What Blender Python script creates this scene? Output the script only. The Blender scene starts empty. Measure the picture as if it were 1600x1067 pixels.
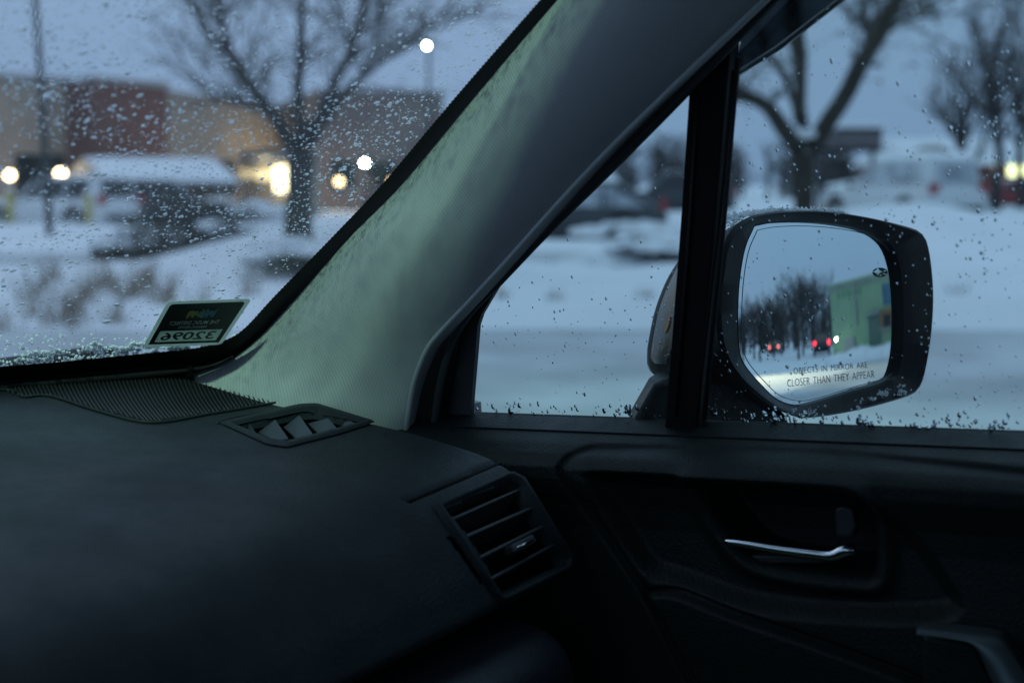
import bpy, math, random
import numpy as np
from mathutils import Vector, Matrix, noise as mnoise

random.seed(7)
rng = np.random.default_rng(11)
SC = bpy.context.scene
COL = SC.collection
rad = math.radians

# ------------------------------------------------------------------ camera
# world axes follow the car the photo is taken from: X to its right, Y ahead, Z up
FX = 2222.0
PITCH = math.atan((533.5 - 290) / FX)
YAW = rad(60)
CAM = np.array([0.0, 0.0, 1.30])
FWD = np.array([math.sin(YAW) * math.cos(PITCH), math.cos(YAW) * math.cos(PITCH), -math.sin(PITCH)])
RGT = np.array([math.cos(YAW), -math.sin(YAW), 0.0])
UPV = np.cross(RGT, FWD)
FH = np.array([math.sin(YAW), math.cos(YAW), 0.0])

cam = bpy.data.cameras.new("camera")
cam.lens = 50
cam.sensor_width = 36
cam.sensor_fit = 'HORIZONTAL'
cam.clip_start = 0.02
cam.clip_end = 3000
cam.dof.use_dof = True
cam.dof.focus_distance = 1.21
cam.dof.aperture_fstop = 4.6
cam_o = bpy.data.objects.new("camera", cam)
COL.objects.link(cam_o)
cam_o.matrix_world = Matrix(((RGT[0], UPV[0], -FWD[0], CAM[0]), (RGT[1], UPV[1], -FWD[1], CAM[1]),
                             (RGT[2], UPV[2], -FWD[2], CAM[2]), (0, 0, 0, 1)))
SC.camera = cam_o

# ------------------------------------------------------------------ sky and sun (overcast dusk)
world = bpy.data.worlds.new("World")
SC.world = world
world.use_nodes = True
wn = world.node_tree
wn.nodes.clear()
w_out = wn.nodes.new('ShaderNodeOutputWorld')
w_bg = wn.nodes.new('ShaderNodeBackground')
w_sky = wn.nodes.new('ShaderNodeTexSky')
w_sky.sky_type = 'NISHITA'
w_sky.sun_disc = False
w_sky.sun_elevation = rad(3)
w_sky.sun_rotation = rad(200)
w_tc = wn.nodes.new('ShaderNodeTexCoord')
w_sep = wn.nodes.new('ShaderNodeSeparateXYZ')
w_ramp = wn.nodes.new('ShaderNodeValToRGB')          # overcast: the zenith is brighter than the horizon
w_ramp.color_ramp.elements[0].position = 0.0
w_ramp.color_ramp.elements[0].color = (0.212, 0.317, 0.518, 1)
w_ramp.color_ramp.elements[1].position = 1.0
w_ramp.color_ramp.elements[1].color = (0.45, 0.62, 0.86, 1)
w_noise = wn.nodes.new('ShaderNodeTexNoise')
w_noise.inputs['Scale'].default_value = 2.2
w_noise.inputs['Detail'].default_value = 5
w_mr = wn.nodes.new('ShaderNodeMapRange')
w_mr.inputs['From Min'].default_value = 0.3
w_mr.inputs['From Max'].default_value = 0.7
w_mr.inputs['To Min'].default_value = 0.93
w_mr.inputs['To Max'].default_value = 1.07
w_mul = wn.nodes.new('ShaderNodeMix')
w_mul.data_type = 'RGBA'
w_mul.blend_type = 'MULTIPLY'
w_mul.inputs['Factor'].default_value = 1.0
w_mix = wn.nodes.new('ShaderNodeMix')
w_mix.data_type = 'RGBA'
w_mix.blend_type = 'ADD'
w_mix.inputs['Factor'].default_value = 0.004
L = wn.links.new
L(w_tc.outputs['Generated'], w_sep.inputs[0])
L(w_sep.outputs['Z'], w_ramp.inputs['Fac'])
L(w_tc.outputs['Generated'], w_noise.inputs['Vector'])
L(w_noise.outputs['Fac'], w_mr.inputs['Value'])
L(w_ramp.outputs['Color'], w_mul.inputs[6])
L(w_mr.outputs['Result'], w_mul.inputs[7])
L(w_mul.outputs[2], w_mix.inputs[6])
L(w_sky.outputs['Color'], w_mix.inputs[7])
L(w_mix.outputs[2], w_bg.inputs['Color'])
w_bg.inputs['Strength'].default_value = 1.08
L(w_bg.outputs[0], w_out.inputs['Surface'])

sun = bpy.data.lights.new("sun", 'SUN')
sun.energy = 0.12
sun.angle = rad(25)
sun.color = (1.0, 0.93, 0.86)
sun_o = bpy.data.objects.new("sun", sun)
COL.objects.link(sun_o)
sun_o.rotation_euler = (rad(60), 0, rad(200))

SC.view_settings.view_transform = 'Standard'
SC.view_settings.look = 'None'
SC.view_settings.exposure = 0.0
SC.view_settings.gamma = 1.0
SC.view_settings.use_curve_mapping = False
SC.render.engine = 'CYCLES'
cy = SC.cycles
cy.use_denoising = True
cy.max_bounces = 14
cy.transparent_max_bounces = 24
cy.transmission_bounces = 10
cy.glossy_bounces = 6
cy.diffuse_bounces = 5
cy.caustics_refractive = False
cy.caustics_reflective = False
cy.sample_clamp_indirect = 4.0


# ------------------------------------------------------------------ geometry of the view
def V(*a):
    return np.array(a, float)


def unit(v):
    v = np.asarray(v, float)
    return v / math.sqrt(float(np.dot(v, v)))


def cross3(a, b):
    a0, a1, a2 = a
    b0, b1, b2 = b
    return np.array((a1 * b2 - a2 * b1, a2 * b0 - a0 * b2, a0 * b1 - a1 * b0), float)


def ray(px, py):
    return FWD + RGT * (px - 800) / FX - UPV * (py - 533.5) / FX


def on_plane(px, py, p0, n):
    d = ray(px, py)
    return CAM + d * (np.dot(np.asarray(p0) - CAM, n) / np.dot(d, n))


def at(px, py, D):
    """point at depth D (metres from the lens) along the ray of a photo position"""
    return CAM + ray(px, py) * D


def gnd(px, D, z=0.0):
    """point on level z at depth D in the direction of photo column px"""
    p = at(px, 533.5, D)
    q = CAM + FH * D + RGT * ((px - 800) / FX * D * 1.0)
    return V(q[0], q[1], z)


def behind(az, dist, z=0.0):
    """point az degrees outward of straight behind the wing mirror"""
    return V(1.22 + dist * math.sin(rad(az)), 0.39 - dist * math.cos(rad(az)), z)


# windscreen plane near the passenger corner: swept back 20 degrees, raked 38
_s, _a = rad(20), rad(38)
WS_N = V(math.sin(_a) * math.sin(_s), math.sin(_a) * math.cos(_s), math.cos(_a))
WS_P = V(0.97, 0.88, 1.155)
WS_X = unit(V(math.cos(_s), -math.sin(_s), 0))
WS_Y = unit(cross3(WS_X, WS_N))


def ws(px, py, off=0.0):
    return on_plane(px, py, WS_P + WS_N * off, WS_N)


# side glass plane
SG_N = unit(V(1, 0, 0.2))
SG_P = V(1.07, 0.4, 1.1)


def sg(px, py, off=0.0):
    return on_plane(px, py, SG_P + SG_N * off, SG_N)


def xplane(px, py, x):
    return on_plane(px, py, V(x, 0, 0), V(1.0, 0, 0))


def resample(pts, n):
    pts = np.array(pts, float)
    d = np.r_[0, np.cumsum(np.linalg.norm(np.diff(pts, axis=0), axis=1))]
    t = np.linspace(0, d[-1], n)
    return np.stack([np.interp(t, d, pts[:, k]) for k in range(pts.shape[1])], 1)


def smooth_line(pts, n):
    """Catmull-Rom through pts, n samples evenly spaced"""
    P = np.array(pts, float)
    P = np.vstack([2 * P[0] - P[1], P, 2 * P[-1] - P[-2]])
    out = []
    for i in range(1, len(P) - 2):
        for t in np.linspace(0, 1, 12, endpoint=False):
            a, b, c, d = P[i - 1], P[i], P[i + 1], P[i + 2]
            out.append(0.5 * ((2 * b) + (-a + c) * t + (2 * a - 5 * b + 4 * c - d) * t * t + (-a + 3 * b - 3 * c + d) * t ** 3))
    out.append(P[-2])
    return resample(out, n)


# ------------------------------------------------------------------ mesh building
class MB:
    def __init__(s):
        s.v, s.f = [], []

    def add(s, vs, fs):
        o = len(s.v)
        s.v.extend(vs.tolist() if isinstance(vs, np.ndarray) else [(float(q[0]), float(q[1]), float(q[2])) for q in vs])
        s.f.extend([tuple([i + o for i in f]) for f in fs])
        return s

    def box(s, lo, hi):
        x0, y0, z0 = lo
        x1, y1, z1 = hi
        return s.add([(x0, y0, z0), (x1, y0, z0), (x1, y1, z0), (x0, y1, z0), (x0, y0, z1), (x1, y0, z1), (x1, y1, z1), (x0, y1, z1)],
                     [(0, 3, 2, 1), (4, 5, 6, 7), (0, 1, 5, 4), (1, 2, 6, 5), (2, 3, 7, 6), (3, 0, 4, 7)])

    def obox(s, o, ex, ey, ez):
        """box from corner-centre o with full edge vectors ex, ey, ez"""
        o, ex, ey, ez = [np.asarray(k, float) for k in (o, ex, ey, ez)]
        vs = [o + sx * ex / 2 + sy * ey / 2 + sz * ez / 2 for sz in (-1, 1) for sx, sy in ((-1, -1), (1, -1), (1, 1), (-1, 1))]
        return s.add(vs, [(0, 3, 2, 1), (4, 5, 6, 7), (0, 1, 5, 4), (1, 2, 6, 5), (2, 3, 7, 6), (3, 0, 4, 7)])

    def prism(s, poly, vec):
        """closed prism: polygon (list of 3D points) swept by vec"""
        n = len(poly)
        vec = np.asarray(vec, float)
        vs = [np.asarray(p, float) for p in poly] + [np.asarray(p, float) + vec for p in poly]
        fs = [tuple(range(n - 1, -1, -1)), tuple(range(n, 2 * n))]
        fs += [(i, (i + 1) % n, n + (i + 1) % n, n + i) for i in range(n)]
        return s.add(vs, fs)

    def tube(s, path, radii, n=8, cap=True, squash=None):
        path = [np.asarray(p, float) for p in path]
        if np.isscalar(radii):
            radii = [radii] * len(path)
        vs, fs = [], []
        up = None
        ang = np.arange(n) * (2 * math.pi / n)
        cw, sw = np.cos(ang)[:, None], np.sin(ang)[:, None]
        for i, p in enumerate(path):
            t = unit(path[min(i + 1, len(path) - 1)] - path[max(i - 1, 0)])
            if up is None:
                up = V(0, 0, 1) if abs(t[2]) < 0.9 else V(1, 0, 0)
            a = unit(cross3(t, up))
            b = cross3(a, t)
            up = b
            vs.extend((p + (cw * a + sw * (b * (squash or 1.0))) * radii[i]).tolist())
        for i in range(len(path) - 1):
            for k in range(n):
                fs.append((i * n + k, i * n + (k + 1) % n, (i + 1) * n + (k + 1) % n, (i + 1) * n + k))
        if cap:
            fs.append(tuple(range(n - 1, -1, -1)))
            fs.append(tuple((len(path) - 1) * n + k for k in range(n)))
        return s.add(vs, fs)

    def grid(s, rows):
        """rows: list of equally long point lists"""
        m = len(rows[0])
        vs = [p for r_ in rows for p in r_]
        fs = [(i * m + j, i * m + j + 1, (i + 1) * m + j + 1, (i + 1) * m + j) for i in range(len(rows) - 1) for j in range(m - 1)]
        return s.add(vs, fs)

    def blob(s, c, rx, ry, rz, n=8, m=5, jit=0.0, axes=None):
        vs, fs = [], []
        ax = axes if axes is not None else np.eye(3)
        c = np.asarray(c, float)
        for i in range(m + 1):
            th = math.pi * i / m
            for k in range(n):
                w = 2 * math.pi * k / n
                j = 1 + jit * (random.random() - .5)
                q = V(rx * math.sin(th) * math.cos(w) * j, ry * math.sin(th) * math.sin(w) * j, rz * math.cos(th) * j)
                vs.append(c + ax[0] * q[0] + ax[1] * q[1] + ax[2] * q[2])
        for i in range(m):
            for k in range(n):
                fs.append((i * n + k, (i + 1) * n + k, (i + 1) * n + (k + 1) % n, i * n + (k + 1) % n))
        return s.add(vs, fs)

    def mesh(s, name):
        me = bpy.data.meshes.new(name)
        me.from_pydata(s.v, [], s.f)
        me.update()
        return me

    def build(s, name, m, parent=None, smooth=False, bevel=0.0, angle=None):
        return mesh_obj(name, s.mesh(name), m, parent, smooth, bevel, angle)


def mesh_obj(name, me, m, parent=None, smooth=False, bevel=0.0, angle=None):
    o = bpy.data.objects.new(name, me)
    COL.objects.link(o)
    if m is not None:
        me.materials.append(m)
    if smooth:
        me.polygons.foreach_set('use_smooth', [True] * len(me.polygons))
        if angle:
            try:
                me.set_sharp_from_angle(angle=rad(angle))
            except Exception:
                pass
    if bevel:
        b = o.modifiers.new('bevel', 'BEVEL')
        b.width = bevel
        b.segments = 2
        b.limit_method = 'ANGLE'
    if parent is not None:
        o.parent = parent
    return o


def tag(o, label=None, cat=None, group=None, kind=None):
    if label:
        o['label'] = label
    if cat:
        o['category'] = cat
    if group:
        o['group'] = group
    if kind:
        o['kind'] = kind
    return o


def empty(name, loc=(0, 0, 0), rz=0.0, parent=None):
    o = bpy.data.objects.new(name, None)
    COL.objects.link(o)
    o.location = [float(k) for k in loc]
    o.rotation_euler = (0, 0, rz)
    o.empty_display_size = 0.1
    if parent is not None:
        o.parent = parent
    return o


def copy_tree(o, parent=None):
    c = o.copy()
    COL.objects.link(c)
    c.parent = parent
    for ch in o.children:
        copy_tree(ch, c)
    return c


# ------------------------------------------------------------------ materials
def mat(name, col, rough=0.7, metal=0.0, spec=0.5, var=0.0, vscale=8.0, bump=0.0, bscale=60.0, col2=None, coat=0.0, sheen=0.0, detail=4, rvar=0.0):
    m = bpy.data.materials.new(name)
    m.use_nodes = True
    t = m.node_tree
    b = t.nodes['Principled BSDF']
    b.inputs['Roughness'].default_value = rough
    b.inputs['Metallic'].default_value = metal
    b.inputs['Specular IOR Level'].default_value = spec
    b.inputs['Coat Weight'].default_value = coat
    b.inputs['Sheen Weight'].default_value = sheen
    tc = t.nodes.new('ShaderNodeTexCoord')
    if var > 0 or col2:
        n = t.nodes.new('ShaderNodeTexNoise')
        n.inputs['Scale'].default_value = vscale
        n.inputs['Detail'].default_value = detail
        r_ = t.nodes.new('ShaderNodeValToRGB')
        c2 = col2 or tuple(k * (1 - var) for k in col)
        r_.color_ramp.elements[0].position = 0.35
        r_.color_ramp.elements[1].position = 0.65
        r_.color_ramp.elements[0].color = (*c2, 1)
        r_.color_ramp.elements[1].color = (*col, 1)
        t.links.new(tc.outputs['Object'], n.inputs['Vector'])
        t.links.new(n.outputs['Fac'], r_.inputs['Fac'])
        t.links.new(r_.outputs['Color'], b.inputs['Base Color'])
    else:
        b.inputs['Base Color'].default_value = (*col, 1)
    if rvar > 0:
        nr = t.nodes.new('ShaderNodeTexNoise')
        nr.inputs['Scale'].default_value = 9.0
        nr.inputs['Detail'].default_value = 8
        nr.inputs['Roughness'].default_value = .7
        mr = t.nodes.new('ShaderNodeMapRange')
        mr.inputs['From Min'].default_value = .3
        mr.inputs['From Max'].default_value = .7
        mr.inputs['To Min'].default_value = rough - rvar
        mr.inputs['To Max'].default_value = rough + rvar
        t.links.new(tc.outputs['Object'], nr.inputs['Vector'])
        t.links.new(nr.outputs['Fac'], mr.inputs['Value'])
        t.links.new(mr.outputs['Result'], b.inputs['Roughness'])
    if bump > 0:
        n2 = t.nodes.new('ShaderNodeTexNoise')
        n2.inputs['Scale'].default_value = bscale
        n2.inputs['Detail'].default_value = 6
        bp = t.nodes.new('ShaderNodeBump')
        bp.inputs['Strength'].default_value = bump
        bp.inputs['Distance'].default_value = 0.4 / bscale
        t.links.new(tc.outputs['Object'], n2.inputs['Vector'])
        t.links.new(n2.outputs['Fac'], bp.inputs['Height'])
        t.links.new(bp.outputs['Normal'], b.inputs['Normal'])
    return m


def emit(name, col, strength):
    m = bpy.data.materials.new(name)
    m.use_nodes = True
    b = m.node_tree.nodes['Principled BSDF']
    b.inputs['Base Color'].default_value = (*[0.5 * k for k in col], 1)
    b.inputs['Emission Color'].default_value = (*col, 1)
    b.inputs['Emission Strength'].default_value = strength
    return m


def thin_glass(name, tint, refl=0.05, rough=0.0, mist=0.0):
    m = bpy.data.materials.new(name)
    m.use_nodes = True
    t = m.node_tree
    t.nodes.remove(t.nodes['Principled BSDF'])
    o = t.nodes['Material Output']
    tr = t.nodes.new('ShaderNodeBsdfTransparent')
    tr.inputs['Color'].default_value = (*tint, 1)
    gl = t.nodes.new('ShaderNodeBsdfGlossy')
    gl.inputs['Roughness'].default_value = rough
    mx = t.nodes.new('ShaderNodeMixShader')
    # Schlick reflectance, the same from either side of the pane
    ge = t.nodes.new('ShaderNodeNewGeometry')
    dt = t.nodes.new('ShaderNodeVectorMath')
    dt.operation = 'DOT_PRODUCT'
    t.links.new(ge.outputs['Normal'], dt.inputs[0])
    t.links.new(ge.outputs['Incoming'], dt.inputs[1])
    prev = dt.outputs['Value']
    for op, k in (('ABSOLUTE', None), ('SUBTRACT', 'rev'), ('POWER', 5.0), ('MULTIPLY', 1 - refl), ('ADD', refl)):
        mth = t.nodes.new('ShaderNodeMath')
        mth.operation = op
        if k == 'rev':
            mth.inputs[0].default_value = 1.0
            t.links.new(prev, mth.inputs[1])
        else:
            t.links.new(prev, mth.inputs[0])
            if k is not None:
                mth.inputs[1].default_value = k
        prev = mth.outputs[0]
    t.links.new(prev, mx.inputs[0])
    t.links.new(tr.outputs[0], mx.inputs[1])
    t.links.new(gl.outputs[0], mx.inputs[2])
    last = mx.outputs[0]
    if mist > 0:                     # film of breath and road grime that scatters a little light
        tl = t.nodes.new('ShaderNodeBsdfTranslucent')
        tl.inputs['Color'].default_value = (.9, .94, .95, 1)
        m2 = t.nodes.new('ShaderNodeMixShader')
        m2.inputs[0].default_value = mist
        t.links.new(last, m2.inputs[1])
        t.links.new(tl.outputs[0], m2.inputs[2])
        last = m2.outputs[0]
    t.links.new(last, o.inputs['Surface'])
    return m


def water(name):
    m = bpy.data.materials.new(name)
    m.use_nodes = True
    t = m.node_tree
    t.nodes.remove(t.nodes['Principled BSDF'])
    g = t.nodes.new('ShaderNodeBsdfGlass')
    g.inputs['IOR'].default_value = 1.33
    g.inputs['Roughness'].default_value = 0.0
    g.inputs['Color'].default_value = (0.97, 0.985, 1, 1)
    t.links.new(g.outputs[0], t.nodes['Material Output'].inputs['Surface'])
    return m


def fabric(name, col):
    """woven headliner cloth: fine diagonal weave in the UV map (metres)"""
    m = bpy.data.materials.new(name)
    m.use_nodes = True
    t = m.node_tree
    b = t.nodes['Principled BSDF']
    b.inputs['Roughness'].default_value = 0.95
    b.inputs['Specular IOR Level'].default_value = 0.15
    b.inputs['Sheen Weight'].default_value = 0.15
    uv = t.nodes.new('ShaderNodeUVMap')
    uv.uv_map = 'weave'
    hs = []
    for ang, per in ((34, 0.0021), (-52, 0.0021)):
        mp = t.nodes.new('ShaderNodeMapping')
        mp.inputs['Rotation'].default_value = (0, 0, rad(ang))
        w = t.nodes.new('ShaderNodeTexWave')
        w.wave_type = 'BANDS'
        w.inputs['Scale'].default_value = 1 / per / 3.183 * 1.0
        w.inputs['Distortion'].default_value = 0.6
        w.inputs['Detail'].default_value = 1.0
        w.inputs['Detail Scale'].default_value = 3.0
        t.links.new(uv.outputs[0], mp.inputs['Vector'])
        t.links.new(mp.outputs[0], w.inputs['Vector'])
        hs.append(w)
    mu = t.nodes.new('ShaderNodeMath')
    mu.operation = 'MULTIPLY'
    t.links.new(hs[0].outputs['Fac'], mu.inputs[0])
    t.links.new(hs[1].outputs['Fac'], mu.inputs[1])
    bp = t.nodes.new('ShaderNodeBump')
    bp.inputs['Strength'].default_value = 0.5
    bp.inputs['Distance'].default_value = 0.0005
    t.links.new(mu.outputs[0], bp.inputs['Height'])
    t.links.new(bp.outputs['Normal'], b.inputs['Normal'])
    rp = t.nodes.new('ShaderNodeValToRGB')
    rp.color_ramp.elements[0].color = (*[k * 0.80 for k in col], 1)
    rp.color_ramp.elements[1].color = (*col, 1)
    rp.color_ramp.elements[1].position = 0.5
    t.links.new(mu.outputs[0], rp.inputs['Fac'])
    t.links.new(rp.outputs['Color'], b.inputs['Base Color'])
    return m


M = {}
M['dash'] = mat('dash_plastic', (0.0115, 0.0200, 0.0212), 0.56, spec=0.26, bump=1.0, bscale=420, var=0.35, vscale=10, detail=8, rvar=.14)
M['door'] = mat('door_plastic', (0.0075, 0.0140, 0.0130), 0.55, spec=0.24, bump=0.9, bscale=420, var=0.3, vscale=12, detail=8, rvar=.14)
M['vane'] = mat('vane_plastic', (0.055, 0.070, 0.080), 0.5, spec=0.4, var=0.1, vscale=60)
M['slat'] = mat('slat_plastic', (0.03, 0.035, 0.038), 0.45, spec=0.5)
M['rib'] = mat('grille_rib', (0.026, 0.033, 0.037), 0.55, spec=0.4)
M['black'] = mat('matt_black', (0.006, 0.006, 0.007), 0.8, spec=0.2)
M['rubber'] = mat('rubber_seal', (0.012, 0.013, 0.014), 0.6, spec=0.3)
M['seal_gray'] = mat('seal_gray', (0.06, 0.068, 0.07), 0.7, spec=0.3)
M['frit'] = mat('ceramic_frit', (0.004, 0.004, 0.004), 0.5, spec=0.15)
M['cloth'] = fabric('pillar_cloth', (0.45, 0.475, 0.50))
M['headliner'] = mat('headliner', (0.16, 0.165, 0.17), 0.95, spec=0.1)
M['chrome'] = mat('chrome', (0.75, 0.77, 0.80), 0.16, metal=1.0)
M['satin'] = mat('satin_silver', (0.13, 0.16, 0.165), 0.45, metal=0.7)
M['glass_ws'] = thin_glass('windscreen_glass', (0.91, 0.965, 0.955), 0.045, mist=.026)
M['glass_side'] = thin_glass('side_glass', (0.76, 0.90, 0.875), 0.05, mist=.004)
M['smoke'] = thin_glass('smoked_acrylic', (0.16, 0.18, 0.20), 0.06)
M['water'] = water('rain_water')
M['snow'] = mat('snow', (0.84, 0.86, 0.89), 0.85, spec=0.2, var=0.07, vscale=0.6, bump=0.5, bscale=9, detail=8)
M['slush'] = mat('packed_slush', (0.60, 0.62, 0.64), 0.7, spec=0.3, col2=(0.38, 0.395, 0.41), vscale=0.8, bump=0.4, bscale=7, detail=7)
M['crust'] = mat('snow_crystals', (0.86, 0.89, 0.90), 0.6, spec=0.4)
_t = M['crust'].node_tree
_tl = _t.nodes.new('ShaderNodeBsdfTranslucent')
_tl.inputs['Color'].default_value = (.90, .92, .94, 1)
_mx = _t.nodes.new('ShaderNodeMixShader')
_mx.inputs[0].default_value = .72
_t.links.new(_t.nodes['Principled BSDF'].outputs[0], _mx.inputs[1])
_t.links.new(_tl.outputs[0], _mx.inputs[2])
_t.links.new(_mx.outputs[0], _t.nodes['Material Output'].inputs['Surface'])
M['bark'] = mat('bark_gray', (0.042, 0.040, 0.041), 0.9, var=0.4, vscale=6)
M['bark2'] = mat('bark_brown', (0.048, 0.043, 0.033), 0.9, var=0.45, vscale=7)
M['twig'] = mat('twigs', (0.062, 0.056, 0.056), 0.9)
M['dryleaf'] = mat('dry_leaves', (0.085, 0.068, 0.042), 0.85, var=0.4, vscale=3)
M['tyre'] = mat('tyre', (0.015, 0.015, 0.016), 0.85)
M['rim'] = mat('rim', (0.35, 0.36, 0.37), 0.4, metal=0.6)
M['carglass'] = mat('car_glass', (0.012, 0.014, 0.018), 0.12, spec=0.6)
M['frosted'] = mat('snowed_glass', (.50, .53, .57), .8, col2=(.22, .24, .28), vscale=2.2)
M['tail'] = mat('tail_lens', (0.30, 0.012, 0.02), 0.3)
M['head'] = mat('head_lens', (0.55, 0.57, 0.6), 0.15)
M['pole'] = mat('pole_dark', (0.035, 0.035, 0.04), 0.6, metal=0.3)

# ------------------------------------------------------------------ ground
ROADS = [(-30.0, 12.6, -400.0, 400.0), (21.5, 27.5, -60.0, 1.5)]     # depth from, to, across from, to


def hgt(x, y):
    p = V(x, y, 0)
    D = float(np.dot(p, FH))
    s_ = float(np.dot(p, RGT))
    r_ = math.hypot(x, y)
    h = 0.17 + 0.16 * mnoise.noise(Vector((x * .16, y * .16, 3.1))) + 0.07 * mnoise.noise(Vector((x * .55, y * .55, 9.2)))
    h += 0.03 * mnoise.noise(Vector((x * 1.7, y * 1.7, 1.2)))

    def bumpf(cs, cd, rs, rd_, a):
        return a * math.exp(-((s_ - cs) / rs) ** 2 - ((D - cd) / rd_) ** 2)
    h += bumpf(-2.5, 19.0, 1.9, 1.6, .62)
    h += bumpf(-1.1, 17.5, 1.2, 1.2, .35)
    h += bumpf(2.6, 24.8, 1.5, 1.2, .55)
    h += bumpf(8.2, 30, 3.2, 1.8, .72)
    h += bumpf(14.5, 38, 6.0, 3.0, .55)
    h += bumpf(4.5, 33, 2.0, 1.5, .6)
    h += bumpf(-13, 33.6, 8, 1.0, .3)
    k = 1.0
    for d0, d1, a0, a1 in ROADS:
        w = 0.7
        q = max(d0 - D, D - d1, a0 - s_, a1 - s_ if False else s_ - a1)
        k = min(k, min(1, max(0, q / w)))
    k = k * k * (3 - 2 * k)
    return h * k + (1 - k) * 0.012 * mnoise.noise(Vector((x * .9, y * .9, 5))) - (0.03 if k < 0.02 else 0)


def build_ground():
    radii = [0.0] + list(np.geomspace(1.2, 60, 170)) + list(np.geomspace(64, 2600, 26))
    na = 300
    vs = [(0, 0, hgt(0, 0))]
    fs = []
    for i, r_ in enumerate(radii[1:]):
        for k in range(na):
            w = 2 * math.pi * k / na
            x, y = r_ * math.sin(w), r_ * math.cos(w)
            vs.append((x, y, hgt(x, y) * (1 if r_ < 150 else 0.3)))
    for k in range(na):
        fs.append((0, 1 + (k + 1) % na, 1 + k))
    for i in range(len(radii) - 2):
        a, b = 1 + i * na, 1 + (i + 1) * na
        for k in range(na):
            fs.append((a + k, a + (k + 1) % na, b + (k + 1) % na, b + k))
    o = MB().add(vs, fs).build('snow_ground', M['snow'], None, True)
    tag(o, 'snow covered ground around the parked car', kind='structure')


build_ground()


def road(name, d0, d1, a0, a1, nd, na, label):
    rows = []
    for D in np.linspace(d0, d1, nd):
        row = []
        for s_ in np.linspace(a0, a1, na):
            p = FH * D + RGT * s_
            e = min((D - d0), (d1 - D)) / 1.2
            z = 0.016 + 0.014 * mnoise.noise(Vector((p[0] * .8, p[1] * .8, 2))) + 0.01 * mnoise.noise(Vector((p[0] * 2.6, p[1] * 2.6, 6)))
            # wheel ruts pressed along the lane
            for rut in (5.2, 6.9, 9.0, 10.6, 23.0, 24.7):
                z -= 0.024 * math.exp(-((D - rut - .25 * mnoise.noise(Vector((s_ * .2, rut, 0)))) / .17) ** 2)
            row.append(V(p[0], p[1], z + 0.012))
        rows.append(row)
    o = MB().grid(rows).build(name, M['slush'], None, True)
    tag(o, label, kind='structure')


road('road', -4.0, 12.55, -34, 34, 110, 150, 'road of packed grey slush beside the car')
road('parking_lane', 21.6, 27.4, -40, 1.4, 30, 120, 'slushy lane crossing the snow in front of the parked cars')


# ------------------------------------------------------------------ trees
def limb_path(pts, n):
    return smooth_line(pts, n)


def twig_set(mb, paths, n2, len2, n3, seed, r2=0.018, leaf=None, nleaf=0, up=0.5, start=0.3):
    R = random.Random(seed)
    for path, r0, r1 in paths:
        m = len(path)
        for _ in range(n2):
            i = R.randrange(int(m * start), m)
            t = unit(path[min(i + 1, m - 1)] - path[max(0, i - 1)])
            side = unit(V(R.gauss(0, 1), R.gauss(0, 1), R.gauss(0, .5)))
            d = unit(t * .7 + side * .75 + V(0, 0, up * .5))
            ln = len2 * R.uniform(.45, 1.15)
            p = [path[i]]
            for k in range(5):
                d = unit(d + V(R.gauss(0, .16), R.gauss(0, .16), R.gauss(.05, .12)))
                p.append(p[-1] + d * ln / 5)
            rr = r2 * R.uniform(.6, 1.2)
            mb.tube(p, np.linspace(rr, rr * .35, 6), 5, cap=False)
            for _k in range(n3):
                j = R.randrange(1, 6)
                dd = unit(d + V(R.gauss(0, .7), R.gauss(0, .7), R.gauss(.1, .5)))
                l3 = ln * R.uniform(.25, .6)
                q = [p[j], p[j] + dd * l3 * .5 + V(R.gauss(0, .03), R.gauss(0, .03), 0), p[j] + dd * l3]
                mb.tube(q, [rr * .5, rr * .35, rr * .2], 4, cap=False)
                if leaf is not None:
                    for _l in range(nleaf):
                        if R.random() < .6:
                            c = q[2] + V(R.gauss(0, .12), R.gauss(0, .12), R.gauss(0, .12))
                            a = unit(V(R.gauss(0, 1), R.gauss(0, 1), R.gauss(0, 1)))
                            b = unit(cross3(a, V(R.gauss(0, 1), R.gauss(0, 1), R.gauss(0, 1))))
                            z = R.uniform(.018, .04)
                            leaf.add([c - a * z, c + b * z * .5, c + a * z, c - b * z * .5], [(0, 1, 2, 3)])


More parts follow.
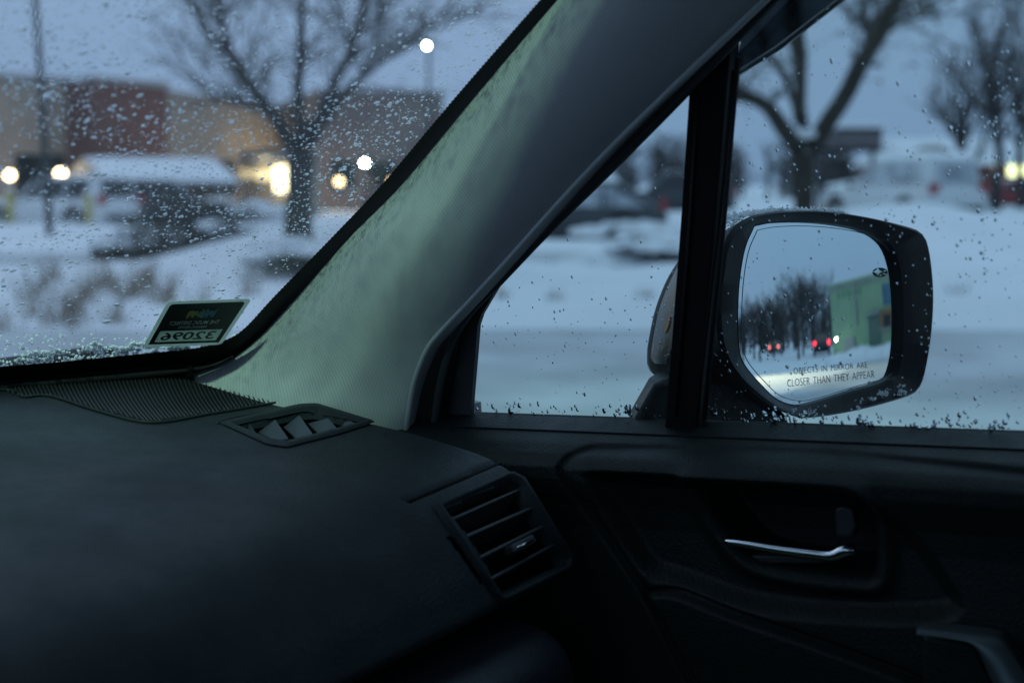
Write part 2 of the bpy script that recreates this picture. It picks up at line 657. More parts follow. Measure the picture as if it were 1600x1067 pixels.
def px_tree(name, label, D, limbs, trunk, bark, n2, len2, n3, seed, leaves=0, group=None, r2=.02, snow=None):
    """tree at depth D; limbs are photo-column traces given their own forward spread"""
    base = at(*trunk[0][:2], D)
    gz = hgt(base[0], base[1])
    root = empty(name, (base[0], base[1], gz))
    tag(root, label, 'tree', group)
    org = V(base[0], base[1], gz)
    mb = MB()
    paths = []
    tp = [V(base[0], base[1], gz - .1)] + [at(x, y, D) for x, y, w in trunk]
    tr = [trunk[0][2] * 1.25] + [w for x, y, w in trunk]
    tr = [w / FX * D / 2 for w in tr]
    P = smooth_line(np.array(tp), 16)
    rr = np.interp(np.linspace(0, 1, 16), np.linspace(0, 1, len(tr)), tr)
    mb.tube([p - org for p in P], rr, 12)
    for lb in limbs:
        dep = lb['dep']
        pts = [at(x, y, D + dep * k / (len(lb['p']) - 1)) for k, (x, y, w) in enumerate(lb['p'])]
        rs = [w * .86 / FX * D / 2 for x, y, w in lb['p']]
        n = 14
        Q = smooth_line(np.array(pts), n)
        rr = np.interp(np.linspace(0, 1, n), np.linspace(0, 1, len(rs)), rs)
        for k in range(1, n - 1):
            Q[k] += V(random.gauss(0, 1), random.gauss(0, 1), random.gauss(0, 1)) * rr[k] * .25
        mb.tube([q - org for q in Q], rr, 9)
        paths.append((np.array([q - org for q in Q]), rr[0], rr[-1]))
    mb.build('trunk', bark, root, True)
    tw = MB()
    lf = MB() if leaves else None
    twig_set(tw, paths, n2, len2, n3, seed, r2, lf, leaves)
    cr = tw.build('crown', M['twig'], root)
    if lf and lf.v:
        tag(lf.build('dry_leaves', M['dryleaf'], cr), kind='stuff')
    if snow:
        sm = MB()
        for (x, y, rx, rz, dd) in snow:
            for k in range(5):
                c = at(x + random.uniform(-.5, .5) * rx, y, D + dd) - org
                sm.blob(c + V(0, 0, random.uniform(-.01, .02)), rx / FX * D * .7, .10, rz / FX * D, 10, 6, .25)
        tag(sm.build('snow_in_fork', M['snow'], root, True), 'snow caught in the fork')
    return root


px_tree('bare_tree', 'bare grey tree with spreading limbs beyond the wet windscreen', 17.0,
        [dict(p=[(462, 232, 30), (432, 190, 24), (395, 140, 22), (360, 85, 19), (328, 52, 15), (305, 20, 12), (262, -60, 8)], dep=-1.2),
         dict(p=[(360, 85, 14), (345, 30, 10), (338, -60, 6)], dep=1.0),
         dict(p=[(470, 230, 26), (466, 160, 21), (470, 90, 18), (474, 20, 15), (480, -90, 9)], dep=.9),
         dict(p=[(478, 228, 26), (500, 180, 20), (528, 125, 17), (555, 60, 14), (572, 0, 11), (590, -90, 7)], dep=-.5),
         dict(p=[(484, 222, 24), (525, 165, 17), (565, 118, 14), (620, 82, 11), (668, 46, 9), (720, -10, 6)], dep=1.6),
         dict(p=[(440, 200, 13), (405, 170, 9), (330, 150, 6)], dep=.8),
         dict(p=[(528, 125, 11), (545, 70, 9), (520, 0, 6), (510, -60, 4)], dep=1.2)],
        [(466, 352, 46), (468, 290, 41), (470, 235, 44)], M['bark'], 19, 1.3, 7, 3, leaves=2, r2=.017)
px_tree('snowy_fork_tree', 'stout brown tree with snow in its fork, behind the wing mirror', 13.0,
        [dict(p=[(1248, 236, 36), (1222, 192, 28), (1190, 164, 24), (1150, 148, 22), (1100, 138, 18), (1020, 100, 12)], dep=-.7),
         dict(p=[(1256, 225, 24), (1253, 180, 20), (1250, 120, 30), (1252, 60, 32), (1240, -20, 24), (1225, -140, 12)], dep=.6),
         dict(p=[(1246, 190, 14), (1232, 130, 13), (1205, 90, 11), (1180, 40, 8), (1150, -60, 5)], dep=1.2),
         dict(p=[(1266, 234, 36), (1300, 185, 32), (1335, 120, 32), (1372, 55, 28), (1398, 0, 24), (1430, -110, 14)], dep=-.5),
         dict(p=[(1335, 120, 16), (1356, 70, 14), (1352, 10, 11), (1360, -80, 7)], dep=1.0),
         dict(p=[(1372, 55, 13), (1420, 30, 9), (1470, 25, 5)], dep=.8)],
        [(1256, 330, 33), (1256, 280, 31), (1256, 240, 37)], M['bark2'], 12, .95, 6, 5, leaves=8, r2=.016,
        snow=[(1255, 211, 17, 8, -.05)])


def wild_tree(name, label, base, h, seed, bark, group=None, n=7, n2=10, n3=4, thick=.16):
    R = random.Random(seed)
    root = empty(name, base)
    tag(root, label, 'tree', group)
    mb = MB()
    paths = []
    fork = h * R.uniform(.22, .34)
    tp = [V(0, 0, -.15), V(R.gauss(0, .05), R.gauss(0, .05), fork * .5), V(R.gauss(0, .1), R.gauss(0, .1), fork), ]
    top = V(R.gauss(0, .25), R.gauss(0, .25), h * .97)
    mid = V(R.gauss(0, .2), R.gauss(0, .2), h * .62)
    P = smooth_line(np.array(tp + [mid, top]), 18)
    mb.tube(P, np.linspace(thick, thick * .12, 18), 9)
    paths.append((P[6:], 0, 0))
    for k in range(n):
        a = 2 * math.pi * (k + R.random() * .6) / n
        i = R.randrange(5, 12)
        ln = h * R.uniform(.32, .55)
        d = unit(V(math.cos(a), math.sin(a), R.uniform(.7, 1.5)))
        p = [P[i]]
        for _ in range(5):
            d = unit(d + V(R.gauss(0, .12), R.gauss(0, .12), R.gauss(.12, .1)))
            p.append(p[-1] + d * ln / 5)
        Q = smooth_line(np.array(p), 10)
        mb.tube(Q, np.linspace(thick * .45, thick * .1, 10), 7)
        paths.append((Q, 0, 0))
    mb.build('trunk', bark, root, True)
    tw = MB()
    twig_set(tw, paths, n2, h * .2, n3, seed + 1, thick * .11)
    tw.build('crown', M['twig'], root)
    return root


for k, (px, D, h, lab) in enumerate([
        (1512, 62, 6.6, 'leafless tree at the far right, leftmost of the far group'),
        (1553, 58, 8.6, 'tallest leafless tree at the far right of the lot'),
        (1592, 66, 7.6, 'leafless tree at the far right edge of the picture')]):
    b = gnd(px, D)
    b[2] = hgt(b[0], b[1]) - .05
    wild_tree('far_tree', lab, b, h, 40 + k, M['bark'], 'leafless trees far right', n=9, n2=16, n3=5, thick=.24)

mirror_trees = [(1.7, 52, 4.3), (3.1, 60, 5.2), (3.9, 47, 4.0), (5.6, 55, 5.6), (6.7, 66, 6.0), (8.8, 42, 5.0), (9.4, 52, 6.6), (10.9, 47, 5.6), (12.2, 56, 6.4)]
for k, (az, d, h) in enumerate(mirror_trees):
    wild_tree('roadside_tree', 'bare roadside tree seen only in the wing mirror, %s along the row' %
              ('first', 'second', 'third', 'fourth', 'fifth', 'sixth', 'seventh', 'eighth', 'ninth')[k],
              behind(az, d, .05), h * 1.0, 70 + k, M['bark'], 'bare trees in the wing mirror', n=11, n2=26, n3=6, thick=.13)


def far_wood():
    R = random.Random(5)
    mb = MB()
    for k in range(190):
        px = R.uniform(-120, 1900)
        D = R.uniform(115, 150)
        b = gnd(px, D, 0)
        h = R.uniform(3.2, 5.6)
        mb.tube([b, b + V(R.gauss(0, .2), R.gauss(0, .2), h * .5), b + V(R.gauss(0, .4), R.gauss(0, .4), h)], [.2, .13, .04], 5, cap=False)
        for j in range(26):
            z = R.uniform(.15, .95) * h
            a = R.uniform(0, 6.28)
            ln = (h - z * .55) * R.uniform(.25, .5)
            p = b + V(0, 0, z)
            q = p + V(math.cos(a), math.sin(a), R.uniform(.2, 1.1)) * ln
            mb.tube([p, (p + q) / 2 + V(0, 0, .15), q], [.07, .05, .03], 4, cap=False)
    o = mb.build('far_wood', M['twig'])
    tag(o, 'dim line of bare trees along the horizon', kind='stuff')


far_wood()


def rear_wood():
    R = random.Random(15)
    mb = MB()
    for k in range(90):
        b = behind(R.uniform(-6, 15), R.uniform(80, 125), 0)
        h = R.uniform(4.0, 7.5)
        mb.tube([b, b + V(R.gauss(0, .2), R.gauss(0, .2), h * .5), b + V(R.gauss(0, .4), R.gauss(0, .4), h)], [.2, .13, .04], 5, cap=False)
        for j in range(30):
            z = R.uniform(.12, .95) * h
            a = R.uniform(0, 6.28)
            ln = (h - z * .55) * R.uniform(.25, .5)
            p = b + V(0, 0, z)
            q = p + V(math.cos(a), math.sin(a), R.uniform(.2, 1.1)) * ln
            mb.tube([p, (p + q) / 2 + V(0, 0, .15), q], [.07, .05, .03], 4, cap=False)
    o = mb.build('rear_wood', M['twig'])
    tag(o, 'dim bare wood far behind the car, seen in the wing mirror', kind='stuff')


rear_wood()


# ------------------------------------------------------------------ vehicles
def make_car(name, label, loc, heading, paint, L_=4.6, W_=1.82, H_=1.66, snow=0.0, group=None, tail_on=None, head_on=None, suv=True, frosted=False):
    """heading: compass angle of the nose, degrees clockwise from +Y"""
    root = empty(name, loc, rad(-heading))
    tag(root, label, 'car', group)
    glass_m = M['frosted'] if frosted else M['carglass']
    hw = W_ / 2
    belt = H_ * .58
    bon = H_ * .56
    # body stations along y (nose +): y, half width, bottom z, top z
    st = [(.5, .72, .34, .58), (.49, .86, .26, .66), (.44, .95, .22, bon / H_ * 1.0 * H_ - .06), (.30, 1.0, .22, bon),
          (.20, 1.0, .22, belt), (-.30, 1.0, .22, belt), (-.42, .98, .24, belt), (-.485, .92, .28, belt - .03), (-.5, .82, .36, belt - .14)]
    rows = []
    for y, w, zb, zt in st:
        y *= L_
        w *= hw
        sec = [(-w * .90, zb), (-w, zb + .12), (-w * 1.0, (zb + zt) / 2), (-w * .97, zt - .07), (-w * .90, zt), (0, zt + .02),
               (w * .90, zt), (w * .97, zt - .07), (w, (zb + zt) / 2), (w, zb + .12), (w * .90, zb), (0, zb - .02), (-w * .90, zb)]
        rows.append([V(x, y, z) for x, z in sec])
    mb = MB().grid(rows)
    mb.f.append(tuple(range(12)))
    k0 = (len(rows) - 1) * 13
    mb.f.append(tuple(k0 + i for i in range(11, -1, -1)))
    mb.build('body', paint, root, True, angle=40)
    # greenhouse
    yb0, yb1 = .21 * L_, -.47 * L_
    yt0, yt1 = .06 * L_, (-.43 if suv else -.28) * L_
    w0, w1 = hw * .90, hw * .74
    zr = H_
    rows = []
    for t in np.linspace(0, 1, 7):
        z = belt - .03 + (zr - belt + .03) * t
        a = yb0 + (yt0 - yb0) * t ** 1.1
        b = yb1 + (yt1 - yb1) * t ** 1.3
        w = w0 + (w1 - w0) * t ** 1.3
        rows.append([V(-w, b + .1, z), V(-w, a - .15, z), V(-w * .8, a, z), V(w * .8, a, z), V(w, a - .15, z), V(w, b + .1, z),
                     V(w * .85, b, z), V(-w * .85, b, z), V(-w, b + .1, z)])
    mb = MB().grid(rows)
    mb.f.append(tuple((len(rows) - 1) * 9 + i for i in range(8)))
    mb.build('cabin', paint, root, True, angle=35)

    def gpt(t, y, side):
        z = belt - .03 + (zr - belt + .03) * t
        w = w0 + (w1 - w0) * t ** 1.3
        return V(side * (w + .006), y, z)
    for s_ in (-1, 1):
        spans = [(yb0 - .42, .02 * L_ - .05, yt0 - .12), (.02 * L_ - .12, -.20 * L_, None), (-.20 * L_ - .07, yb1 + .32, yt1 + .25)]
        for q, (ya, yb, yta) in enumerate(spans):
            ta, tb = .16, .86
            y_at = ya if yta is None or q == 2 else yta
            y_bt = yb if q != 2 else yta
            poly = [gpt(ta, ya, s_), gpt(tb, min(ya, y_at), s_), gpt(tb, y_bt, s_), gpt(ta, yb, s_)]
            if abs(ya - yb) < .12:
                continue
            MB().prism(poly, V(s_ * .012, 0, 0)).build('window', glass_m, root)
    for nm, yb_, yt_, sg_ in (('windshield', yb0, yt0, 1), ('rear_window', yb1, yt1, -1)):
        def fpt(t, x):
            z = belt - .03 + (zr - belt + .03) * t
            y = yb_ + (yt_ - yb_) * t ** (1.1 if sg_ > 0 else 1.3)
            w = (w0 + (w1 - w0) * t ** 1.3) * .8
            return V(x * w, y + sg_ * .008, z)
        MB().prism([fpt(.17, -.95), fpt(.17, .95), fpt(.85, .95), fpt(.85, -.95)], V(0, sg_ * .012, .004)).build(nm, glass_m, root)
    # wheels
    r_ = .335
    for sx in (-1, 1):
        for sy in (.31 * L_, -.29 * L_):
            w = MB()
            w.tube([V(sx * (hw - .20), sy, r_), V(sx * (hw + .005), sy, r_)], [r_, r_], 20)
            wo = w.build('wheel', M['tyre'], root)
            rm = MB()
            rm.tube([V(sx * (hw - .02), sy, r_), V(sx * (hw + .014), sy, r_)], [r_ * .64, r_ * .58], 14)
            rm.build('rim', M['rim'], wo)
            ar = MB()
            pts = [V(sx * (hw - .02), sy + (r_ + .06) * math.cos(a), r_ + (r_ + .06) * math.sin(a)) for a in np.linspace(.05, math.pi - .05, 13)]
            ar.tube(pts, .045, 6)
            ar.build('wheel_arch', M['black'], root)
    for sx in (-1, 1):
        MB().obox(V(sx * hw * .72, L_ * .482, .66), (hw * .36, 0, 0), (0, .10, 0), (0, 0, .14)).build('headlight', head_on or M['head'], root, bevel=.02)
        MB().obox(V(sx * hw * .80, -L_ * .483, .92), (hw * .28, 0, 0), (0, .10, 0), (0, 0, .26)).build('tail_light', tail_on or M['tail'], root, bevel=.02)
        MB().obox(V(sx * (hw + .08), .155 * L_, belt + .06), (.18, 0, 0), (0, .08, 0), (0, 0, .12)).build('door_mirror', M['black'], root, bevel=.02)
    MB().obox(V(0, L_ * .497, .44), (hw * 1.5, 0, 0), (0, .06, 0), (0, 0, .16)).build('front_bumper', M['black'], root, bevel=.02)
    MB().obox(V(0, -L_ * .497, .44), (hw * 1.5, 0, 0), (0, .06, 0), (0, 0, .16)).build('rear_bumper', M['black'], root, bevel=.02)
    if snow > 0:
        def cover(nm, x, ya, yb, z, th):
            n1, n2_ = 12, 16
            rows = []
            for i in range(n1 + 1):
                row = []
                for j in range(n2_ + 1):
                    a, b = -1 + 2 * i / n1, -1 + 2 * j / n2_
                    e = max(0, 1 - max(abs(a), abs(b)) ** 6)
                    xx, yy = a * x, (ya + yb) / 2 + b * (ya - yb) / 2
                    row.append(V(xx, yy, z - .03 + (th * (.75 + .5 * mnoise.noise(Vector((xx * 2 + loc[0], yy * 2, 1))))) * e ** .4))
                rows.append(row)
            MB().grid(rows).build(nm, M['snow'], root, True)
        cover('roof_snow', w1 * 1.0, yt0 + .05, yt1 - .02, H_ + .012, snow)
        cover('hood_snow', hw * .88, L_ * .46, .24 * L_, bon + .045, snow * .8)
    return root


P_white = mat('paint_white', (0.62, 0.64, 0.66), 0.35, coat=.3, var=.1, vscale=2)
P_gray = mat('paint_gray', (0.10, 0.11, 0.125), 0.35, coat=.3, var=.15, vscale=2)
P_dark = mat('paint_dark', (0.022, 0.026, 0.034), 0.35, coat=.3)
P_red = mat('paint_red', (0.20, 0.018, 0.022), 0.35, coat=.3)
P_blue = mat('paint_blue', (0.06, 0.09, 0.14), 0.35, coat=.3)
E_brake = emit('brake_light_lit', (1.0, 0.03, 0.06), 7)
E_head = emit('headlight_lit', (1.0, 0.86, 0.6), 14)


def on_ground(px, D, dz=0.0):
    p = gnd(px, D)
    p[2] = hgt(p[0], p[1]) + dz - .06
    return p


make_car('parked_car', 'white sport utility car at far left, dark window band, beside yellow posts', on_ground(98, 40, -.15), 60 - 62, P_white, 4.7, 1.85, 1.55, snow=.07, group='cars parked across the lot')
make_car('parked_car', 'grey car with snowy roof behind the dark shrubs', on_ground(262, 44, -.1), 60 + 75, P_gray, 4.6, 1.82, 1.5, snow=.09, group='cars parked across the lot')
make_car('parked_car', 'dark low car under thick snow, seen through the small quarter window', on_ground(872, 31, -.12), 60 - 86, P_dark, 4.7, 1.8, 1.42, snow=.20, group='cars parked across the lot', suv=False, frosted=True)
make_car('parked_car', 'dark car far back, half hidden by the black window bar', on_ground(1050, 52), 60 - 80, P_dark, 4.5, 1.8, 1.62, snow=.05, group='cars parked across the lot')
make_car('parked_car', 'white snow-laden car with red tail light, above the wing mirror', on_ground(1402, 36), 60 - 24, P_white, 4.5, 1.85, 1.66, snow=.22, group='cars parked across the lot', frosted=True)
make_car('parked_car', 'red car under the far trees at the right edge', on_ground(1575, 74), 60 - 88, P_red, 4.5, 1.8, 1.5, snow=.12, group='cars parked across the lot')
# behind the car, seen in the wing mirror
make_car('road_car', 'dark car with glowing red brake lights, in the wing mirror beside the green building', behind(11.9, 46, .0), 168, P_dark, 4.5, 1.82, 1.6, tail_on=E_brake, snow=.03)
make_car('road_car', 'car with one glowing red light, in the wing mirror before the trees', behind(5.8, 74, .0), 168, P_gray, 4.5, 1.82, 1.5, tail_on=emit('tail_lit', (1.0, .16, .14), 7), snow=.05)


# ------------------------------------------------------------------ buildings
def wall_mat(name, col, c2, sc=1.5):
    return mat(name, col, 0.9, spec=.2, col2=c2, vscale=sc, bump=.3, bscale=14)


B_tan = wall_mat('tan_stucco', (.34, .285, .235), (.29, .245, .205))
B_brick = wall_mat('red_brown_brick', (.17, .088, .08), (.12, .068, .066), 4)
B_brown = wall_mat('brown_panel', (.20, .165, .155), (.165, .14, .135))
B_green = wall_mat('green_stucco', (.28, .41, .27), (.25, .365, .24))
B_grey = wall_mat('grey_trim', (.30, .31, .33), (.26, .27, .29))
B_white = wall_mat('white_fascia', (.78, .80, .83), (.72, .74, .78))
B_ochre = wall_mat('ochre_wall', (.27, .175, .09), (.22, .145, .08))
E_warm = emit('lamp_warm', (1.0, 0.74, 0.42), 20)
E_warm2 = emit('window_warm', (1.0, 0.78, 0.42), 2.6)
E_cool = emit('lamp_cool', (0.92, 1.0, 0.80), 70)
E_dim = emit('lamp_amber', (1.0, 0.55, 0.25), 3.0)
E_yel = emit('lamp_yellow', (1.0, 0.92, 0.48), 3.6)


def wall_block(name, p0, p1, z1, depth, m, parent, z0=-.2):
    """upright block along p0->p1 (front face), depth away from the car"""
    p0, p1 = np.asarray(p0, float), np.asarray(p1, float)
    t = unit(V(*(p1 - p0)[:2], 0))
    n = V(-t[1], t[0], 0)
    if np.dot(n, FH) < 0:
        n = -n
    poly = [V(p0[0], p0[1], z0), V(p1[0], p1[1], z0), V(p1[0], p1[1], z0) + n * depth, V(p0[0], p0[1], z0) + n * depth]
    return MB().prism(poly, V(0, 0, z1 - z0)).build(name, m, parent), t, n


def facade_box(name, p, t, n, w, h, z, d, m, parent, proud=.04):
    """panel of width w, height h centred at p (on the facade), standing proud towards the car"""
    c = V(p[0], p[1], z) - n * (proud - d / 2)
    return MB().obox(c, t * w, n * d, V(0, 0, h)).build(name, m, parent)


# long shop building seen through the windscreen
shop = empty('shop_building', gnd(60, 52))
tag(shop, 'long tan shop building with red brown bay and warm lamps behind the wet windscreen', 'building')
shop_o = V(*shop.location)


def loc(p):
    return np.asarray(p, float) - shop_o


q0, q1, q2, q3 = gnd(-260, 46), gnd(118, 54), gnd(236, 58), gnd(520, 76)


def zat(px, py, D):
    return 1.3 + (290 - py) / FX * D * 1.0


ztop = zat(0, 126, 51.5)
w1_, t1, n1 = wall_block('wall', loc(q0), loc(q1), ztop, 14, B_tan, shop)
w2_, t2, n2 = wall_block('wall', loc(q1 - n1 * 1.2), loc(q2 - n1 * 1.2), ztop + .05, 14, B_brick, shop)
w3_, t3, n3 = wall_block('wall', loc(q2), loc(q3), ztop - .08, 12, B_tan, shop)
for a, b, n_, z in ((q0, q1, n1, ztop), (q1 - n1 * 1.2, q2 - n1 * 1.2, n2, ztop + .05), (q2, q3, n3, ztop - .08)):
    t_ = unit(b - a)
    c = (a + b) / 2 - shop_o
    MB().obox(V(c[0], c[1], z + .08) + n_ * .1, t_ * (np.linalg.norm(b - a) + .2), n_ * .5, V(0, 0, .2)).build('cornice', B_grey, shop)
    MB().obox(V(c[0], c[1], z + .22) + n_ * .2, t_ * (np.linalg.norm(b - a) + .1), n_ * .6, V(0, 0, .1)).build('roof_snow', M['snow'], shop, bevel=.04)


def lamp_on(parent, off, p, r_, m, nm='wall_lamp'):
    mb = MB().blob(V(*p) - off, r_, r_, r_ * .9, 10, 6)
    o = mb.build(nm, m, parent, True)
    MB().obox(V(*p) - off + V(0, 0, r_ * 1.1), (r_ * 2.4, 0, 0), (0, r_ * 2.4, 0), (0, 0, .06)).build('lamp_hood', M['pole'], o)
    return o


def point_light(name, p, e, col, r_=.15):
    l = bpy.data.lights.new(name, 'POINT')
    l.energy = e
    l.color = col
    l.shadow_soft_size = r_
    o = bpy.data.objects.new(name, l)
    COL.objects.link(o)
    o.location = [float(k) for k in p]
    return o


lamp_on(shop, shop_o, at(15, 274, 46.5), .14, E_warm)
lamp_on(shop, shop_o, at(95, 272, 50.5), .17, E_warm)
for x_, D_ in ((18, 46), (95, 50)):
    point_light('wall_lamp_glow', at(x_, 268, D_), 20, (1, .72, .4))
# windows and doors of the long wall
for k, px in enumerate((-180, -60, 60)):
    f_ = (px + 260) / 378.0
    p = q0 + (q1 - q0) * f_
    o = facade_box('window', loc(p), t1, n1, 2.2, 1.5, 1.7, .08, M['carglass'], shop, .05)
    facade_box('window_sill', loc(p), t1, n1, 2.4, .12, .9, .16, B_grey, o, .12)
for k, f_ in enumerate((.10, .22, .34)):
    p = q2 + (q3 - q2) * f_
    o = facade_box('window', loc(p), t3, n3, 2.6, 1.5, 1.6, .08, M['carglass'], shop, .05)
    facade_box('window_sill', loc(p), t3, n3, 2.8, .12, .8, .16, B_grey, o, .12)
# lit wall and sign area with the wash lamps
for fx_, e in ((.44, 95), (.58, 80)):
    p = q2 + (q3 - q2) * fx_
    lp = V(p[0], p[1], 2.6) - n3 * .9
    lamp_on(shop, shop_o, lp, .09, E_warm2, 'wash_lamp')
    point_light('wash_lamp_glow', lp - n3 * .2, e, (1, .76, .42))
# canopy with white fascia
can = empty('canopy', gnd(270, 49))
tag(can, 'low canopy with a white snow-covered sloping roof in front of the shop', 'canopy')
can_o = V(*can.location)
ca, cb = gnd(172, 49), gnd(377, 52)
tc_ = unit(cb - ca)
nc_ = V(-tc_[1], tc_[0], 0)
if np.dot(nc_, FH) < 0:
    nc_ = -nc_
z0_, z1_ = zat(0, 282, 50), zat(0, 245, 50)
mid = (ca + cb) / 2 - can_o
wid = np.linalg.norm(cb - ca)
A_ = V(mid[0], mid[1], z0_)
MB().prism([A_ - tc_ * wid / 2, A_ - tc_ * wid / 2 + nc_ * 2.2 + V(0, 0, z1_ - z0_), A_ - tc_ * wid / 2 + nc_ * 4.4, A_ - tc_ * wid / 2 + nc_ * 4.4 + V(0, 0, -.18), A_ - tc_ * wid / 2 + V(0, 0, -.18)], tc_ * wid).build('roof', B_grey, can)
rowsS = []
for i_ in range(13):
    rw = []
    for j_ in range(31):
        a_, b_ = i_ / 12, j_ / 30
        e_ = max(0, 1 - max(abs(2 * a_ - 1), abs(2 * b_ - 1)) ** 8)
        q = A_ + tc_ * wid * 1.01 * (b_ - .5) + nc_ * (2.2 * a_ - .05) + V(0, 0, (z1_ - z0_) * a_ + .10 * e_ ** .5 * (1 + .4 * mnoise.noise(Vector((b_ * 9, a_ * 4, 1)))) - .02)
        rw.append(q)
    rowsS.append(rw)
MB().grid(rowsS).build('roof_snow', M['snow'], can, True)
for f_ in (.06, .5, .94):
    p = ca + (cb - ca) * f_ - can_o + nc_ * 1.2
    MB().tube([V(p[0], p[1], -.1), V(p[0], p[1], z0_ + .1)], .09, 8).build('post', B_grey, can, True)
for f_ in (.62, .74):
    p = ca + (cb - ca) * f_ + nc_ * .6
    lamp_on(can, can_o, V(p[0], p[1], z0_ - .05), .10, E_dim, 'canopy_lamp')
# lit entrance to the right of the canopy
ent = empty('lit_entrance', gnd(418, 60))
tag(ent, 'brightly lit warm shop entrance left of the bare tree trunk', 'entrance')
ent_o = V(*ent.location)
ea, eb = gnd(378, 60), gnd(458, 56)
te = unit(eb - ea)
ne = V(-te[1], te[0], 0)
if np.dot(ne, FH) < 0:
    ne = -ne
em = (ea + eb) / 2 - ent_o
ew = np.linalg.norm(eb - ea)
MB().obox(V(em[0], em[1], 1.3) + ne * .6, te * (ew + .5), ne * 1.0, V(0, 0, 2.9)).build('wall', B_tan, ent)
MB().obox(V(em[0], em[1], 2.35), te * (ew + .6), -ne * 1.4, V(0, 0, .16)).build('awning', B_grey, ent)
for k in range(3):
    c = ea + (eb - ea) * (k + .5) / 3 - ent_o + ne * .06
    h0, h1 = (1.62, 1.95) if k == 0 else ((1.5, 2.0) if k == 1 else (1.05, 2.05))
    MB().obox(V(c[0], c[1], (h0 + h1) / 2), te * (ew / 3 - .06), ne * .06, V(0, 0, h1 - h0)).build('lit_pane', (emit('entrance_dim', (1, .78, .42), .8), emit('entrance_mid', (1, .80, .46), 1.3), emit('entrance_bright', (1, .86, .55), 5))[k], ent)
point_light('entrance_glow', V(*(eb + (ea - eb) * .2))[:3] - ne * 1.0 + V(0, 0, 1.9), 90, (1, .78, .45))

# brown box building to the right
bb = empty('brown_building', gnd(600, 66))
tag(bb, 'plain brown flat-roofed building right of the bare tree, beside the pillar', 'building')
bo = V(*bb.location)
b0, b1 = gnd(498, 64), gnd(694, 66)
_, tb_, nb_ = wall_block('wall', b0 - bo, b1 - bo, zat(0, 148, 65), 16, B_brown, bb)
m_ = (b0 + b1) / 2 - bo
wl = np.linalg.norm(b1 - b0)
MB().obox(V(m_[0], m_[1], zat(0, 148, 65) + .05) + nb_ * .1, tb_ * (wl + .2), nb_ * .5, V(0, 0, .18)).build('cornice', B_grey, bb)
MB().obox(V(m_[0], m_[1], zat(0, 148, 65) + .18) + nb_ * .25, tb_ * (wl + .1), nb_ * .5, V(0, 0, .1)).build('roof_snow', M['snow'], bb, bevel=.04)
for f_ in (.2, .5, .8):
    p = b0 + (b1 - b0) * f_ - bo
    o = facade_box('window', p, tb_, nb_, 1.1, 1.2, 1.75, .08, M['carglass'], bb, .05)
    facade_box('window_sill', p, tb_, nb_, 1.25, .1, 1.1, .14, B_grey, o, .1)
lamp_on(bb, bo, at(530, 284, 62.6), .16, emit('lamp_warm_soft', (1.0, 0.68, 0.36), 9))
lamp_on(bb, bo, at(612, 284, 62.8), .13, emit('lamp_warm_low', (1.0, 0.62, 0.34), 6))
point_light('brown_wall_glow', at(530, 282, 62), 60, (1, .7, .4))


# street lamps
def street_lamp(name, label, px, py, D, m, r_=.2, head=True, group=None):
    top = at(px, py, D)
    root = empty(name, (top[0], top[1], hgt(top[0], top[1])))
    tag(root, label, 'street lamp', group)
    o = V(*root.location)
    back = unit(V(FH[0], FH[1], 0))
    pb = top + back * .9
    MB().tube([V(pb[0], pb[1], o[2] - .2) - o, V(pb[0], pb[1], top[2] + .15) - o], [.075, .05], 8).build('pole', M['pole'], root, True)
    MB().tube([V(pb[0], pb[1], top[2] + .12) - o, top + V(0, 0, .16) - o], [.035, .03], 6).build('arm', M['pole'], root, True)
    MB().obox(top + V(0, 0, .14) - o, RGT * .5, back * .36, V(0, 0, .09)).build('lamp_head', M['pole'], root, bevel=.02)
    MB().blob(top - o, r_, r_, r_ * .8, 12, 7).build('globe', m, root, True)
    return root


street_lamp('street_lamp', 'lit lamp high against the sky near the windscreen pillar', 667, 72, 44, E_cool, .055, group='lit lot lamps')
street_lamp('street_lamp', 'bright white lot lamp in front of the brown building', 570, 255, 42, E_cool, .07, group='lit lot lamps')

# tall dark pole at the far left, with its box
pl = at(76, 300, 31)
pole = empty('utility_pole', (pl[0], pl[1], hgt(pl[0], pl[1])))
tag(pole, 'thin dark utility pole rising past the top left of the windscreen', 'pole')
po = V(*pole.location)
MB().tube([V(pl[0], pl[1], 0) - po + V(0, 0, -.1), at(66, 150, 31) - po, at(55, 0, 31) - po, at(49, -90, 31) - po], [.085, .078, .066, .06], 9).build('shaft', M['pole'], pole, True)
bx = at(46, 262, 31.2)
MB().obox(bx - po, RGT * .42, FH * .34, V(0, 0, .56)).build('control_box', M['black'], pole, bevel=.06)
MB().tube([bx - po, at(72, 262, 31) - po], .04, 6).build('bracket', M['pole'], pole, True)

# bollards
B_yel = mat('bollard_yellow', (.46, .40, .12), .6, var=.2, vscale=6)
for px, D, lab in ((19, 35.5, 'yellow bollard left of the white car, nearest the picture edge'), (141, 36.5, 'yellow bollard in front of the white car\'s tail')):
    p = on_ground(px, D)
    b_ = empty('bollard', p)
    tag(b_, lab, 'bollard', 'yellow bollards by the white car')
    MB().tube([V(0, 0, -.1), V(0, 0, .95), V(0, 0, 1.02), V(0, 0, 1.06)], [.10, .10, .085, .04], 12).build('post', B_yel, b_, True)
    MB().blob(V(0, 0, 1.09), .10, .10, .06, 10, 6, .1).build('snow_cap', M['snow'], b_, True)

